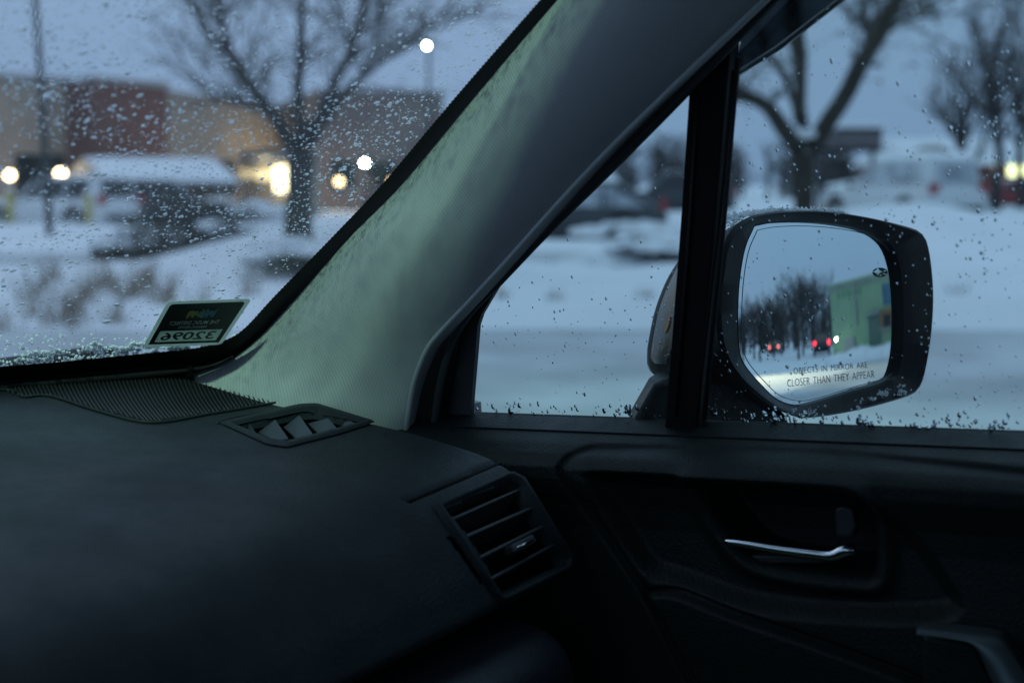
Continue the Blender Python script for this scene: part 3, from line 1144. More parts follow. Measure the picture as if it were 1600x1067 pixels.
# dark sign board beyond the forked tree
sp = at(1322, 220, 40)
sgn = empty('sign_board', (sp[0], sp[1], hgt(sp[0], sp[1])))
tag(sgn, 'dark flat sign board topped with snow, right of the forked trunk', 'sign')
so = V(*sgn.location)
MB().obox(sp + V(0, 0, .02) - so, RGT * 1.95, FH * .3, V(0, 0, .5)).build('board', mat('sign_face', (.16, .13, .14), .6, var=.3, vscale=2), sgn, bevel=.02)
MB().obox(sp + V(0, 0, -.26) - so, RGT * 2.05, FH * .36, V(0, 0, .1)).build('lower_rail', M['black'], sgn)
MB().obox(sp + V(0, 0, .30) - so + RGT * .35, RGT * 1.25, FH * .36, V(0, 0, .1)).build('upper_rail', M['black'], sgn)
MB().obox(sp + V(0, 0, .40) - so + RGT * .2, RGT * 1.7, FH * .4, V(0, 0, .14)).build('snow_cap', M['snow'], sgn, bevel=.05)
for k in (-.75, .75):
    q = sp - so + RGT * k
    MB().tube([V(q[0], q[1], -.1), V(q[0], q[1], q[2] - .2)], .07, 8).build('post', M['pole'], sgn, True)

# far house at the right
hs = empty('far_house', gnd(1500, 84))
tag(hs, 'far brown house with gable and lit windows, behind the right-hand trees', 'house')
ho = V(*hs.location)
h0, h1 = gnd(1432, 84), gnd(1640, 86)
_, th_, nh_ = wall_block('wall', h0 - ho, h1 - ho, zat(0, 258, 84), 8, B_brick, hs)
wl = np.linalg.norm(h1 - h0)
m_ = (h0 + h1) / 2 - ho
zr = zat(0, 258, 84)
rp = [V(m_[0], m_[1], zr) - th_ * (wl / 2 + .3) - nh_ * .4, V(m_[0], m_[1], zr) - th_ * (wl / 2 + .3) + nh_ * 8.4, V(m_[0], m_[1], zr + 1.7) - th_ * (wl / 2 + .3) + nh_ * 4]
MB().prism(rp, th_ * (wl + .6)).build('roof', M['snow'], hs)
gp = gnd(1462, 83.6) - ho
MB().prism([V(gp[0], gp[1], zr - .6) - th_ * 1.3, V(gp[0], gp[1], zr - .6) + th_ * 1.3, V(gp[0], gp[1], zr + .7) + th_ * .9, V(gp[0], gp[1], zr + 1.1), V(gp[0], gp[1], zr + .7) - th_ * .9], nh_ * 2).build('gable', B_brown, hs)


def lit(px, py, D, r_, m, parent, off, nm='lit_window'):
    MB().obox(at(px, py, D) - off, th_ * r_ * 2, nh_ * .1, V(0, 0, r_ * 2.2)).build(nm, m, parent)


lit(1470, 240, 83.3, .20, emit('win_a', (1, .86, .58), 3.2), hs, ho)
lit(1500, 265, 83.6, .28, emit('win_b', (1, .55, .2), 1.3), hs, ho)
lit(1583, 267, 83.9, .28, E_yel, hs, ho)
lit(1602, 267, 83.9, .28, E_yel, hs, ho)
lit(1560, 263, 84.2, .28, emit('win_c', (1, .9, .75), .5), hs, ho)

# green building in the wing mirror
gb = empty('green_building', behind(20, 31))
tag(gb, 'grey green flat-fronted building reflected in the wing mirror', 'building')
go = V(*gb.location)
g0, g1 = behind(13.4, 30), behind(50, 24)
tg = unit(g1 - g0)
ng = V(-tg[1], tg[0], 0)
if np.dot(ng, (g0 + g1) / 2 - V(1.2, .4, 0)) < 0:
    ng = -ng
gz = 3.65
poly = [g0 - go, g1 - go, g1 - go + ng * 12, g0 - go + ng * 12]
MB().prism([V(p[0], p[1], -.2) for p in poly], V(0, 0, gz + .2)).build('wall', B_green, gb)
gl_ = np.linalg.norm(g1 - g0)
gm = (g0 + g1) / 2 - go
MB().obox(V(gm[0], gm[1], gz + .06) + ng * .1, tg * (gl_ + .2), ng * .4, V(0, 0, .16)).build('parapet', B_green, gb)


def gface(az, z, w, h, m, nm, parent=None, proud=.05, d=.08):
    # where the line of sight from the mirror at az meets the facade
    o_, dr = V(1.22, .39, 0), V(math.sin(rad(az)), -math.cos(rad(az)), 0)
    tt = np.dot(g0 - o_, ng) / np.dot(dr, ng)
    p = o_ + dr * tt - go
    return MB().obox(V(p[0], p[1], z) - ng * (proud - d / 2), tg * w, ng * d, V(0, 0, h)).build(nm, m, parent or gb)


gface(22.3, 2.75, 1.6, .95, mat('blue_sign', (.07, .17, .25), .5, var=.3, vscale=3), 'blue_sign')
ow = gface(22.2, 1.75, 2.2, .8, B_ochre, 'ochre_panel', proud=.07)
gface(21.3, 1.65, .55, .5, M['carglass'], 'window', proud=.12)
gface(23.2, 1.65, .55, .5, M['carglass'], 'window', proud=.12)
gface(22.2, 1.27, 2.3, .1, B_grey, 'ledge', proud=.2, d=.2)
gface(15.8, .55, .9, 1.1, B_grey, 'meter_box', proud=.1)
gface(17.0, 2.6, .10, 2.0, B_grey, 'downpipe', proud=.12)
gface(19.4, .95, .95, 1.9, mat('door_green', (.10, .16, .13), .6), 'door', proud=.06)
gface(19.4, 2.05, 1.2, .12, B_grey, 'door_hood', proud=.3, d=.3)
gface(17.9, 3.55, 7.4, .12, B_grey, 'coping', proud=.09, d=.1)
for k in range(5):
    gface(14.6 + k * .75, 3.15, .22, .26, mat('letter_green', (.12, .28, .17), .6), 'wall_letter', proud=.05)
for az, h_ in ((15.5, .3), (17.6, .42), (20, .36), (22.5, .45)):
    p = behind(az, 27.0, 0) - go
    MB().blob(V(p[0], p[1], 0), 1.5, 1.1, h_ * 1.6, 14, 7, .2).build('snow_pile', M['snow'], gb, True)
o_, dr = V(1.22, .39, 0), V(math.sin(rad(13.9)), -math.cos(rad(13.9)), 0)
lp = o_ + dr * 28.6
lamp_on(gb, go, V(lp[0], lp[1], 1.15 + 28.6 * math.tan(rad(-.1))), .07, E_cool, 'wall_lamp')
# warm pool of light on the lot behind the car
lw = bpy.data.lights.new('yard_lamp_light', 'SPOT')
lw.energy = 4500
lw.color = (1.0, .74, .42)
lw.spot_size = rad(76)
lw.spot_blend = .5
lw.shadow_soft_size = .15
lwo = bpy.data.objects.new('yard_lamp_light', lw)
COL.objects.link(lwo)
yl = behind(-4.0, 21.5, 5.2)
lwo.location = [float(k) for k in yl]
ytgt = behind(6.5, 19.5, 0) - yl
lwo.rotation_euler = Vector(ytgt).to_track_quat('-Z', 'Y').to_euler()
yr = empty('yard_lamp', (yl[0], yl[1], 0))
tag(yr, 'warm lamp post behind the car throwing yellow light on the snow', 'street lamp')
MB().tube([V(0, 0, -.2), V(0, 0, 5.4)], [.09, .06], 8).build('pole', M['pole'], yr, True)
MB().obox(V(0, 0, 5.4), (.6, 0, 0), (0, .4, 0), (0, 0, .1)).build('lamp_head', M['pole'], yr)

# ------------------------------------------------------------------ shrubs, grass
def shrub(name, label, p, w, h, seed, snow=True, leafy=None, n=40, nl=700, ns=26):
    R = random.Random(seed)
    root = empty(name, p)
    tag(root, label, 'shrub', 'snowy shrubs by the lane')
    mb = MB()
    for k in range(n):
        a = R.uniform(0, 6.28)
        ln = h * R.uniform(.6, 1.05)
        sp_ = w * R.uniform(.15, .62)
        b = V(math.cos(a) * w * .12, math.sin(a) * w * .12, -.05)
        e = V(math.cos(a) * sp_, math.sin(a) * sp_, ln * (1 - .35 * (sp_ / w) ** 2))
        m1 = (b + e) / 2 + V(R.gauss(0, .06), R.gauss(0, .06), .1)
        mb.tube([b, m1, e], [.014, .011, .006], 5, cap=False)
        for j in range(6):
            q = m1 + (e - m1) * R.random()
            d = unit(V(R.gauss(0, 1), R.gauss(0, 1), R.gauss(.3, .6)))
            mb.tube([q, q + d * h * .22], [.007, .004], 4, cap=False)
    mb.build('branches', M['twig'], root)
    lf = MB()
    for k in range(nl):
        a = R.uniform(0, 6.28)
        rr = w * .62 * math.sqrt(R.random())
        z = h * R.uniform(.12, .95) * (1 - .35 * (rr / w / .62) ** 2)
        c = V(math.cos(a) * rr, math.sin(a) * rr, z)
        u_ = unit(V(R.gauss(0, 1), R.gauss(0, 1), R.gauss(0, 1)))
        v_ = unit(cross3(u_, V(R.gauss(0, 1), R.gauss(0, 1), R.gauss(0, 1))))
        s_ = R.uniform(.03, .06)
        lf.add([c - u_ * s_, c + v_ * s_ * .6, c + u_ * s_, c - v_ * s_ * .6], [(0, 1, 2, 3)])
    tag(lf.build('foliage', leafy or M['evergreen'], root), kind='stuff')
    if snow:
        sm = MB()
        for k in range(ns):
            a = R.uniform(0, 6.28)
            rr = w * .6 * math.sqrt(R.random())
            z = h * (1 - .45 * (rr / w / .6) ** 2) * R.uniform(.82, 1.0)
            sm.blob(V(math.cos(a) * rr, math.sin(a) * rr, z), R.uniform(.1, .26), R.uniform(.1, .26), R.uniform(.04, .09), 9, 5, .3)
        tag(sm.build('snow_load', M['snow'], root, True), kind='stuff')
    return root


M['evergreen'] = mat('evergreen', (.045, .055, .045), .85, var=.4, vscale=4)
M['brownleaf'] = mat('brown_leaf', (.062, .052, .046), .85, var=.4, vscale=4)
shrubs = [(205, 25.0, 1.1, .60, 1, 'dark shrub left of the dense pair, in front of the white car\'s tail'),
          (278, 22.5, 1.5, 1.40, 0, 'tall dark shrub behind the parking permit, dotted with snow'),
          (352, 23.5, 1.2, .75, 1, 'dark shrub with snow lumps just left of the bare tree trunk'),
          (405, 20.5, 1.2, .75, 1, 'small snowy shrub at the foot of the bare tree'),
          (470, 16.6, 1.1, .42, 1, 'low snowy shrub against the windscreen pillar'),
          (1000, 24.0, 1.8, .30, 1, 'low shrub buried in snow left of the black window bar'),
          (1068, 22.8, 1.9, .50, 1, 'snow-loaded shrub meeting the black window bar'),
          (950, 23.0, 1.2, .26, 1, 'smallest snowy shrub beside the pillar in the quarter window')]
for k, (px, D, w, h, s_, lab) in enumerate(shrubs):
    shrub('shrub', lab, on_ground(px, D), w, h, 200 + k, bool(s_), M['brownleaf'] if k < 3 else M['evergreen'], nl=1300 if k < 3 else (500 if k < 5 else 220), ns=16 if k == 2 else (110 if k > 4 else 30))


def dry_grass():
    R = random.Random(8)
    mb = MB()
    for k in range(22):
        px = R.choice([R.uniform(20, 260), R.uniform(20, 260), R.uniform(-60, 420)])
        D = R.uniform(12.4, 17.5)
        c = on_ground(px, D, .05)
        for j in range(20):
            a = R.uniform(0, 6.28)
            b = c + V(R.gauss(0, .07), R.gauss(0, .07), 0)
            ln = R.uniform(.12, .42)
            d = V(math.cos(a) * R.uniform(.1, .5), math.sin(a) * R.uniform(.1, .5), 1)
            mb.tube([b, b + d * ln * .6, b + d * ln + V(math.cos(a), math.sin(a), -.3) * ln * .2], [.006, .005, .002], 3, cap=False)
    for px, D in ((782, 14.3), (868, 14.2), (1010, 14.5), (1500, 15)):
        c = on_ground(px, D, .04)
        for j in range(24):
            a = R.uniform(0, 6.28)
            b = c + V(R.gauss(0, .06), R.gauss(0, .06), 0)
            ln = R.uniform(.06, .16)
            mb.tube([b, b + V(math.cos(a) * .4, math.sin(a) * .4, 1) * ln], [.005, .002], 3, cap=False)
    o = mb.build('dry_grass', mat('dry_grass', (.21, .15, .10), .9, var=.3, vscale=3))
    tag(o, 'dry brown grass poking through the snow', kind='stuff')


dry_grass()

# ================================================================== the car the photo is taken from
car = empty('car', (0.33, -0.4, 0))
tag(car, 'dark cabin of the parked car around the camera, with windscreen, door and wing mirror', 'car')
CO = V(0.33, -0.4, 0)


def part(mb, name, m, parent=None, **k):
    """vertices are given in world space; the car root sits at CO"""
    if parent is None or parent is car:
        mb.v = [(p[0] - CO[0], p[1] - CO[1], p[2] - CO[2]) for p in mb.v]
        return mb.build(name, m, car, **k)
    mb.v = [(p[0] - CO[0], p[1] - CO[1], p[2] - CO[2]) for p in mb.v]   # parents inside the car sit at the root too
    return mb.build(name, m, parent, **k)


def group_part(name):
    return empty(name, (0, 0, 0), 0, car)


# ---- windscreen
CX = 0.33


def ws_base_shift(x):
    """how far the base line sits off the flat corner plane (0 near the corner)"""
    d = abs(x - CX)
    t = math.tan(_s)
    if d > 0.28:
        return 0.0
    return -(0.28 - d) ** 2 / (2 * 0.28) * t


def ws_pt(x, v, off=0.0):
    """windscreen point: x is the column at the base, v metres up the slope; the screen narrows upward"""
    hw0 = 1.12 - CX
    d = (x - CX) / hw0 * (hw0 - .27 * max(v, 0))
    xa = CX + abs(d)
    z = WS_P[2] + WS_Y[2] * v
    y = WS_P[1] - (WS_N[0] * (xa - WS_P[0]) + WS_N[2] * (z - WS_P[2])) / WS_N[1] + ws_base_shift(CX + d)
    n = WS_N if d >= 0 else V(-WS_N[0], WS_N[1], WS_N[2])
    return V(CX + d, y, z) + n * off


ws_rows = [[ws_pt(x, v) for x in np.linspace(-.46, 1.12, 60)] for v in np.linspace(-.06, .76, 24)]
windshield = part(MB().grid(ws_rows), 'windshield', M['glass_ws'], smooth=True)

# outline of the clear glass (photo positions along the black border)
FR_OUT = [(-420, 603), (-200, 588), (0, 573), (120, 563), (230, 552), (300, 545), (345, 534), (380, 515), (430, 462), (520, 370), (600, 285), (720, 143), (845, 0), (930, -98), (985, -160)]
FR_IN = [(-420, 640), (-200, 622), (0, 606), (120, 596), (230, 588), (300, 584), (352, 566), (398, 534), (452, 478), (545, 373), (628, 288), (748, 145), (872, 0), (960, -98), (1015, -160)]
NF = 520
fo = np.array([ws(x, y, -.003) for x, y in smooth_line(FR_OUT, NF)])
fi = np.array([ws(x, y, -.003) for x, y in smooth_line(FR_IN, NF)])
mb = MB()
rows_o, rows_i = [], []
for k in range(NF):
    d = unit(fo[k] - fi[k])
    tooth = .0010 if k % 2 else -.0002
    rows_o.append(fo[k] + d * tooth * (1.0 if 200 < k else .45))
    rows_i.append(fi[k])
mb.grid([rows_o, rows_i])
part(mb, 'black_border', M['frit'], windshield)

# unseen graded tint, added to soften the lot lamp's shadow edge on the pillar
NB_ = 10
bv = np.linspace(.50, .71, NB_ + 1)
bxs = np.linspace(-.44, 1.10, 40)
bmb = MB().grid([[ws_pt(x, v, -.0025) for x in bxs] for v in bv])
band = part(bmb, 'added_shade_band', None, windshield)
for k in range(NB_):
    q = 1 - (k + .5) / NB_
    band.data.materials.append(thin_glass('added_shade_tint', (.10 + .86 * q, .12 + .85 * q, .13 + .84 * q), .005))
for p in band.data.polygons:
    p.material_index = min(NB_ - 1, p.index // (len(bxs) - 1))

# inner rubber fillet between glass border and dashboard / trim
tb_path = [ws(x, y, -.008) for x, y in smooth_line([(-420, 640), (-200, 622), (0, 605), (120, 594), (230, 584), (290, 578), (335, 570), (365, 556)], 46)]
part(MB().tube(tb_path, [.004] * 38 + list(np.linspace(.004, .0008, 8)), 8), 'windshield_seal', M['rubber'], smooth=True)


def project(P):
    v = np.asarray(P) - CAM
    w = np.dot(v, FWD)
    return 800 + FX * np.dot(v, RGT) / w, 533.5 - FX * np.dot(v, UPV) / w


# ---- rain on the windscreen
def drop(mb, c, n, ax, ay, r_, h, k=8, jit=.25):
    """flat-based bead of water sitting on a pane"""
    j = 1 + jit * (np.array([random.random() for _ in range(k)]) - .5) * 2
    prof_ = np.array(((1.0, 0.0), (.93, .45), (.66, .84), (.30, .985)))
    w = np.arange(k) * (2 * math.pi / k)
    rr = prof_[:, 0][:, None]
    q = rr * r_ * (1 + (j - 1)[None] * (.4 + .6 * rr))
    P = c + (q * np.cos(w))[..., None] * ax + (q * np.sin(w))[..., None] * ay + (prof_[:, 1] * h)[:, None, None] * n
    vs = np.vstack([P.reshape(-1, 3), (c + n * h)[None]])
    if k not in DROP_FACES:
        fs = []
        for a in range(3):
            for i in range(k):
                fs.append((a * k + i, a * k + (i + 1) % k, (a + 1) * k + (i + 1) % k, (a + 1) * k + i))
        for i in range(k):
            fs.append((3 * k + i, 3 * k + (i + 1) % k, 4 * k))
        fs.append(tuple(range(k - 1, -1, -1)))
        DROP_FACES[k] = fs
    mb.add(vs, DROP_FACES[k])


DROP_FACES = {}


def ws_drops():
    mb = MB()
    R = random.Random(21)
    cnt = 0
    org = ws(300, 300)
    while cnt < 15500:
        px, py = R.uniform(-330, 930), R.uniform(-150, 580)
        # keep to the clear glass
        lim = 1280 - 1.0 * 0
        # right edge of the clear glass at this height
        xr = np.interp(py, [-160, 0, 143, 285, 370, 462, 515, 545, 580], [985, 845, 720, 600, 520, 430, 380, 300, 60])
        if px > xr - 6 or py > np.interp(px, [-420, 0, 230, 345], [600, 570, 550, 532]):
            continue
        dens = .42 + .75 * mnoise.noise(Vector((px * .006, py * .008, 4.0)))
        dens += .45 * math.exp(-((px - 480) / 220) ** 2 - ((py - 260) / 150) ** 2)
        dens += .25 * math.exp(-((px - 320) / 170) ** 2 - ((py - 360) / 80) ** 2)
        if R.random() > max(.12, dens):
            continue
        c = ws(px, py, .0006)
        r_ = min(.0030, max(.00026, R.lognormvariate(math.log(.00045), .50)))
        ell = R.uniform(1.0, 1.7)
        ang = R.gauss(0, .5)
        ax = WS_X * math.cos(ang) + WS_Y * math.sin(ang)
        ay = -WS_X * math.sin(ang) + WS_Y * math.cos(ang)
        drop(mb, c, WS_N, ax * ell, ay, r_, r_ * R.uniform(.34, .52), 7)
        cnt += 1
    for k in range(130):                      # larger, merged beads
        px, py = R.uniform(0, 840), R.uniform(0, 540)
        xr = np.interp(py, [-160, 0, 143, 285, 370, 462, 515, 545, 580], [985, 845, 720, 600, 520, 430, 380, 300, 60])
        if px > xr - 10:
            continue
        for q in range(R.choice((1, 1, 2, 3))):
            r_ = R.uniform(.0008, .0015)
            c = ws(px + R.gauss(0, 3.0), py + R.gauss(0, 1.6), .0006)
            drop(mb, c, WS_N, WS_X * R.uniform(1, 1.9), WS_Y * R.uniform(.8, 1.3), r_, r_ * R.uniform(.34, .48), 9, .35)
    # upper part of the screen, above the picture
    for k in range(3600):
        x, v = R.uniform(.40, 1.06), R.uniform(.26, .70)
        if mnoise.noise(Vector((x * 14, v * 14, 3))) + R.uniform(-.3, .5) < 0:
            continue
        r_ = min(.0034, max(.0005, R.lognormvariate(math.log(.0011), .45)))
        c = ws_pt(x, v, .0008)
        p = project(c)
        if p[1] > -140 and p[0] > 0 and p[0] < 930:
            continue
        drop(mb, c, WS_N, WS_X * R.uniform(1, 1.6), WS_Y * R.uniform(1, 1.8), r_, r_ * .45, 7)
    # the far half of the screen, coarser
    for k in range(700):
        x, v = R.uniform(-.40, .45), R.uniform(.03, .55)
        c = ws_pt(x, v, .0008)
        r_ = R.uniform(.001, .0026)
        drop(mb, c, WS_N if x > CX else V(-WS_N[0], WS_N[1], WS_N[2]), V(1, 0, 0), unit(cross3(WS_N, V(1, 0, 0))), r_, r_ * .5, 6)
    o = part(mb, 'water_drops', M['water'], windshield, smooth=True)
    tag(o, 'beads of rain on the windscreen', kind='stuff')


ws_drops()


def crumb(mb, c, r_, R):
    k = 6
    ax = unit(V(R.gauss(0, 1), R.gauss(0, 1), R.gauss(0, 1)))
    ay = unit(cross3(ax, V(R.gauss(0, 1), R.gauss(0, 1), R.gauss(0, 1))))
    az = cross3(ax, ay)
    vs = [c + ax * r_ * R.uniform(.6, 1.2), c - ax * r_ * R.uniform(.6, 1.2), c + ay * r_ * R.uniform(.6, 1.2), c - ay * r_ * R.uniform(.6, 1.2), c + az * r_ * R.uniform(.6, 1.2), c - az * r_ * R.uniform(.6, 1.2)]
    mb.add(vs, [(0, 2, 4), (2, 1, 4), (1, 3, 4), (3, 0, 4), (2, 0, 5), (1, 2, 5), (3, 1, 5), (0, 3, 5)])


def ws_snow():
    mb = MB()
    R = random.Random(31)
    n = 0
    while n < 3600:
        px = R.uniform(-330, 372)
        base = np.interp(px, [-420, 0, 230, 345, 380], [606, 576, 555, 537, 518])
        reach = np.interp(px, [-400, 0, 120, 230, 340, 380], [70, 52, 44, 26, 10, 5])
        u_ = R.random() ** 1.2
        py = base - u_ * reach
        g = mnoise.noise(Vector((px * .022, py * .05, 7.7))) + .5 * mnoise.noise(Vector((px * .08, py * .15, 3.7)))
        edge = base - py
        if edge < 15 and mnoise.noise(Vector((px * .03, py * .12, 2.2))) + .6 * mnoise.noise(Vector((px * .12, py * .3, 5.2))) > .12:
            continue
        if u_ > .50 + .55 * g and R.random() > .06:
            continue
        c = ws(px, py, R.uniform(.0007, .0018))
        crumb(mb, c, R.uniform(.0006, .0019), R)
        n += 1
    o = part(mb, 'snow_crust', M['crust'], windshield)
    tag(o, 'granular snow packed along the windscreen base', kind='stuff')


ws_snow()

# ---- dashboard: profile swept across the car
PROF = [(1.16, 1.140), (1.02, 1.136), (.91, 1.128), (.80, 1.1115), (.74, 1.1065), (.684, 1.102), (.621, 1.0935), (.569, 1.082),
        (.537, 1.062), (.516, 1.034), (.506, 1.014), (.502, 1.004), (.504, .999), (.512, .996), (.54, .995), (.60, .995), (.68, .995)]
XE = .965
prof = smooth_line(PROF, 380)


def dash_hit(px, py, lift=0.0):
    """photo position -> point on the swept dashboard surface"""
    d = ray(px, py)
    A, E = prof[:-1], prof[1:] - prof[:-1]
    den = d[1] * E[:, 1] - d[2] * E[:, 0]
    den = np.where(np.abs(den) < 1e-9, 1e-9, den)
    t = ((A[:, 0] - CAM[1]) * E[:, 1] - (A[:, 1] - CAM[2]) * E[:, 0]) / den
    s_ = ((CAM[1] + t * d[1] - A[:, 0]) * E[:, 0] + (CAM[2] + t * d[2] - A[:, 1]) * E[:, 1]) / (E ** 2).sum(1)
    ok = (s_ >= -.001) & (s_ <= 1.001) & (t > 0)
    k = int(np.argmin(np.where(ok, t, 1e9)))
    nn = unit(V(0, -E[k, 1], E[k, 0]))
    if np.dot(nn, d) > 0:
        nn = -nn
    return CAM + t[k] * d + nn * lift, nn


def inside(pt, poly):
    x, y = pt
    c = False
    n = len(poly)
    for i in range(n):
        x0, y0 = poly[i]
        x1, y1 = poly[(i + 1) % n]
        if (y0 > y) != (y1 > y) and x < (x1 - x0) * (y - y0) / (y1 - y0) + x0:
            c = not c
    return c


# openings, given on the dashboard skin: x against run length along the profile
run = np.r_[0, np.cumsum(np.linalg.norm(np.diff(prof, axis=0), axis=1))]


def skin_xy(px, py):
    p, n = dash_hit(px, py)
    i = np.argmin(np.abs(prof[:, 0] - p[1]) + np.abs(prof[:, 1] - p[2]))
    return (p[0], run[i])


VENT_O = [(692, 795), (797, 749), (812, 756), (884, 872), (882, 882), (783, 930)]
DEMIST_O = [(364, 664), (470, 643), (494, 642), (566, 661), (530, 669), (448, 690), (420, 686)]
SLOT_O = [(697, 838), (706, 838), (757, 903), (752, 911), (745, 908)]
GAP_O = [(634, 779), (636, 783), (786, 719), (780, 716)]
holes = [[skin_xy(*p) for p in poly] for poly in (VENT_O, DEMIST_O, SLOT_O)]
hbox = [(min(p[0] for p in h), max(p[0] for p in h), min(p[1] for p in h), max(p[1] for p in h)) for h in holes]
GAP_A, GAP_B = dash_hit(634, 781)[0], dash_hit(785, 717)[0]
GAP_L = np.linalg.norm(GAP_B - GAP_A)
GAP_T = (GAP_B - GAP_A) / GAP_L
GAP_X0, GAP_X1 = GAP_A[0], GAP_B[0]

xs = np.r_[np.linspace(-.42, .30, 60), np.linspace(.31, XE, 300)]
rows = []
for i, (y, z) in enumerate(prof):
    row = []
    for x in xs:
        # round the outboard end over
        e = max(0.0, (x - (XE - .012)) / .012)
        dy, dz = 0.0, 0.0
        if e > 0:
            j = min(max(i, 1), len(prof) - 2)
            t = unit(prof[j + 1] - prof[j - 1])
            dz_ = -.006 * (1 - math.sqrt(max(0, 1 - e * e)))
            dy, dz = -t[1] * dz_, t[0] * dz_
            dy, dz = -dy, -dz
        # the pad ends at the windscreen base
        ymax = WS_P[1] - (WS_N[0] * (CX + abs(x - CX) - WS_P[0]) + WS_N[2] * (z - WS_P[2])) / WS_N[1] + ws_base_shift(x) - .012
        yy, zz = min(y + dy, ymax), z + dz
        # groove between the top pad and the vent panel
        if GAP_X0 - .02 < x < GAP_X1 + .02:
            q = V(x, yy, zz) - GAP_A
            al = np.dot(q, GAP_T)
            if -.002 < al < GAP_L + .002:
                dd = np.linalg.norm(q - GAP_T * al)
                zz -= .0045 * math.exp(-(dd / .0026) ** 2)
        row.append(V(x, yy, zz))
    rows.append(row)
# outboard end wall
vs = [p for r_ in rows for p in r_]
m_ = len(xs)
fs = []
for i in range(len(rows) - 1):
    for j in range(m_ - 1):
        cx, cr = (xs[j] + xs[j + 1]) / 2, (run[i] + run[i + 1]) / 2
        if cx > .5 and any(b[0] < cx < b[1] and b[2] < cr < b[3] and inside((cx, cr), h) for h, b in zip(holes, hbox)):
            continue
        fs.append((i * m_ + j, i * m_ + j + 1, (i + 1) * m_ + j + 1, (i + 1) * m_ + j))
# faces under the defroster grille become the dark recess of their own
GR = [(-330, 634), (-200, 622), (0, 606), (120, 597), (230, 589), (278, 586), (300, 595), (352, 609), (432, 630), (330, 647), (236, 661), (150, 641), (76, 619), (36, 621), (0, 610), (-330, 644)]
VA = np.array(vs)
FA = np.array(fs)
cen = VA[FA].mean(1)
rel = cen - CAM
wz = rel @ FWD
pxy = np.stack([800 + FX * (rel @ RGT) / wz, 533.5 - FX * (rel @ UPV) / wz], 1)
ing = np.zeros(len(FA), bool)
for i_ in range(len(GR)):
    x0, y0 = GR[i_]
    x1, y1 = GR[(i_ + 1) % len(GR)]
    if y0 == y1:
        continue
    cnd = (y0 > pxy[:, 1]) != (y1 > pxy[:, 1])
    ing ^= cnd & (pxy[:, 0] < (x1 - x0) * (pxy[:, 1] - y0) / (y1 - y0) + x0)
ing &= (cen[:, 1] > .60) & (wz > 0)
gfs = [tuple(f) for f in FA[ing].tolist()]
fs = [tuple(f) for f in FA[~ing].tolist()]
used = sorted({i_ for f in gfs for i_ in f})
remap = {o_: n_ for n_, o_ in enumerate(used)}
grille_mb = MB().add([VA[i_] for i_ in used], [tuple(remap[i_] for i_ in f) for f in gfs])
mb = MB().add(vs, fs)
end = [rows[i][-1] for i in range(len(rows))]
low = [V(XE - .004, p[1], .995 if p[1] > .5 else p[2]) for p in end]
mb.grid([end, low])
dashboard = part(mb, 'dashboard', M['dash'], smooth=True, angle=50)
part(MB().box((-.42, .66, .50), (.955, 1.15, .93)), 'dash_lower', M['black'])


def skin(px, py, lift):
    return dash_hit(px, py, lift)[0]


def ring(poly_out, poly_in, lift_o, lift_i, n=90):
    po_ = resample(poly_out + [poly_out[0]], n)
    pi_ = resample(poly_in + [poly_in[0]], n)
    return [[skin(x, y, lift_o) for x, y in po_], [skin(x, y, lift_i) for x, y in pi_]]


def scale_poly(poly, f, dx=0, dy=0):
    c = np.mean(poly, axis=0)
    return [tuple(c + (np.array(p) - c) * f + V(dx, dy)) for p in poly]


def offset_poly(poly, d):
    """push each side of a polygon outward by d (photo units)"""
    n = len(poly)
    P = [np.array(p, float) for p in poly]
    area = sum(P[i][0] * P[(i + 1) % n][1] - P[(i + 1) % n][0] * P[i][1] for i in range(n))
    sg_ = 1 if area > 0 else -1
    out = []
    for i in range(n):
        a, b, c = P[i - 1], P[i], P[(i + 1) % n]
        n1_ = unit(np.array([(b - a)[1], -(b - a)[0]])) * sg_
        n2_ = unit(np.array([(c - b)[1], -(c - b)[0]])) * sg_
        m = n1_ + n2_
        m = m / max(.35, np.dot(m, m) / 2 if np.dot(m, m) > 0 else 1) * 1.0
        k = unit(n1_ + n2_)
        out.append(tuple(b + k * d / max(.5, np.dot(k, n1_))))
    return out


# thin black grooves read as real gaps
mb = MB()
for a, b in (((634, 781), (784, 718)),):
    mb.tube([skin(*a, -.0034), skin((a[0] + b[0]) / 2, (a[1] + b[1]) / 2, -.0030), skin(*b, -.0034)], .0016, 8)
part(mb, 'panel_gap', M['black'], dashboard, smooth=True)

def sunk(px, py, dd):
    p = skin(px, py, 0)
    return p + unit(p - CAM) * dd


# side demister vent with four vanes
dv = group_part('demister_vent')
bo_, bi_ = offset_poly(DEMIST_O, 7), offset_poly(DEMIST_O, 0)
r0 = ring(offset_poly(DEMIST_O, 10), offset_poly(DEMIST_O, 7.5), .0012, .0030)
r1 = ring(offset_poly(DEMIST_O, 7.5), offset_poly(DEMIST_O, 2.5), .0030, .0024)
r2 = ring(offset_poly(DEMIST_O, 2.5), offset_poly(DEMIST_O, -2), .0024, -.006)
part(MB().grid([r0[0], r0[1], r1[1], r2[1]]), 'bezel', M['dash'], dv, smooth=True)
gl_path = [skin(x, y, .0001) for x, y in smooth_line([(341, 663), (352, 657), (400, 647), (468, 635), (492, 634), (530, 643), (575, 656)], 50)]
part(MB().tube(gl_path, .0011, 6), 'groove', M['black'], dv, smooth=True)
cup = ring(offset_poly(DEMIST_O, 3), scale_poly(DEMIST_O, .9), -.003, -.05)
mbc = MB().grid(cup)
mbc.f.append(tuple(range(90, 90 + 89)))
part(mbc, 'duct', M['black'], dv)
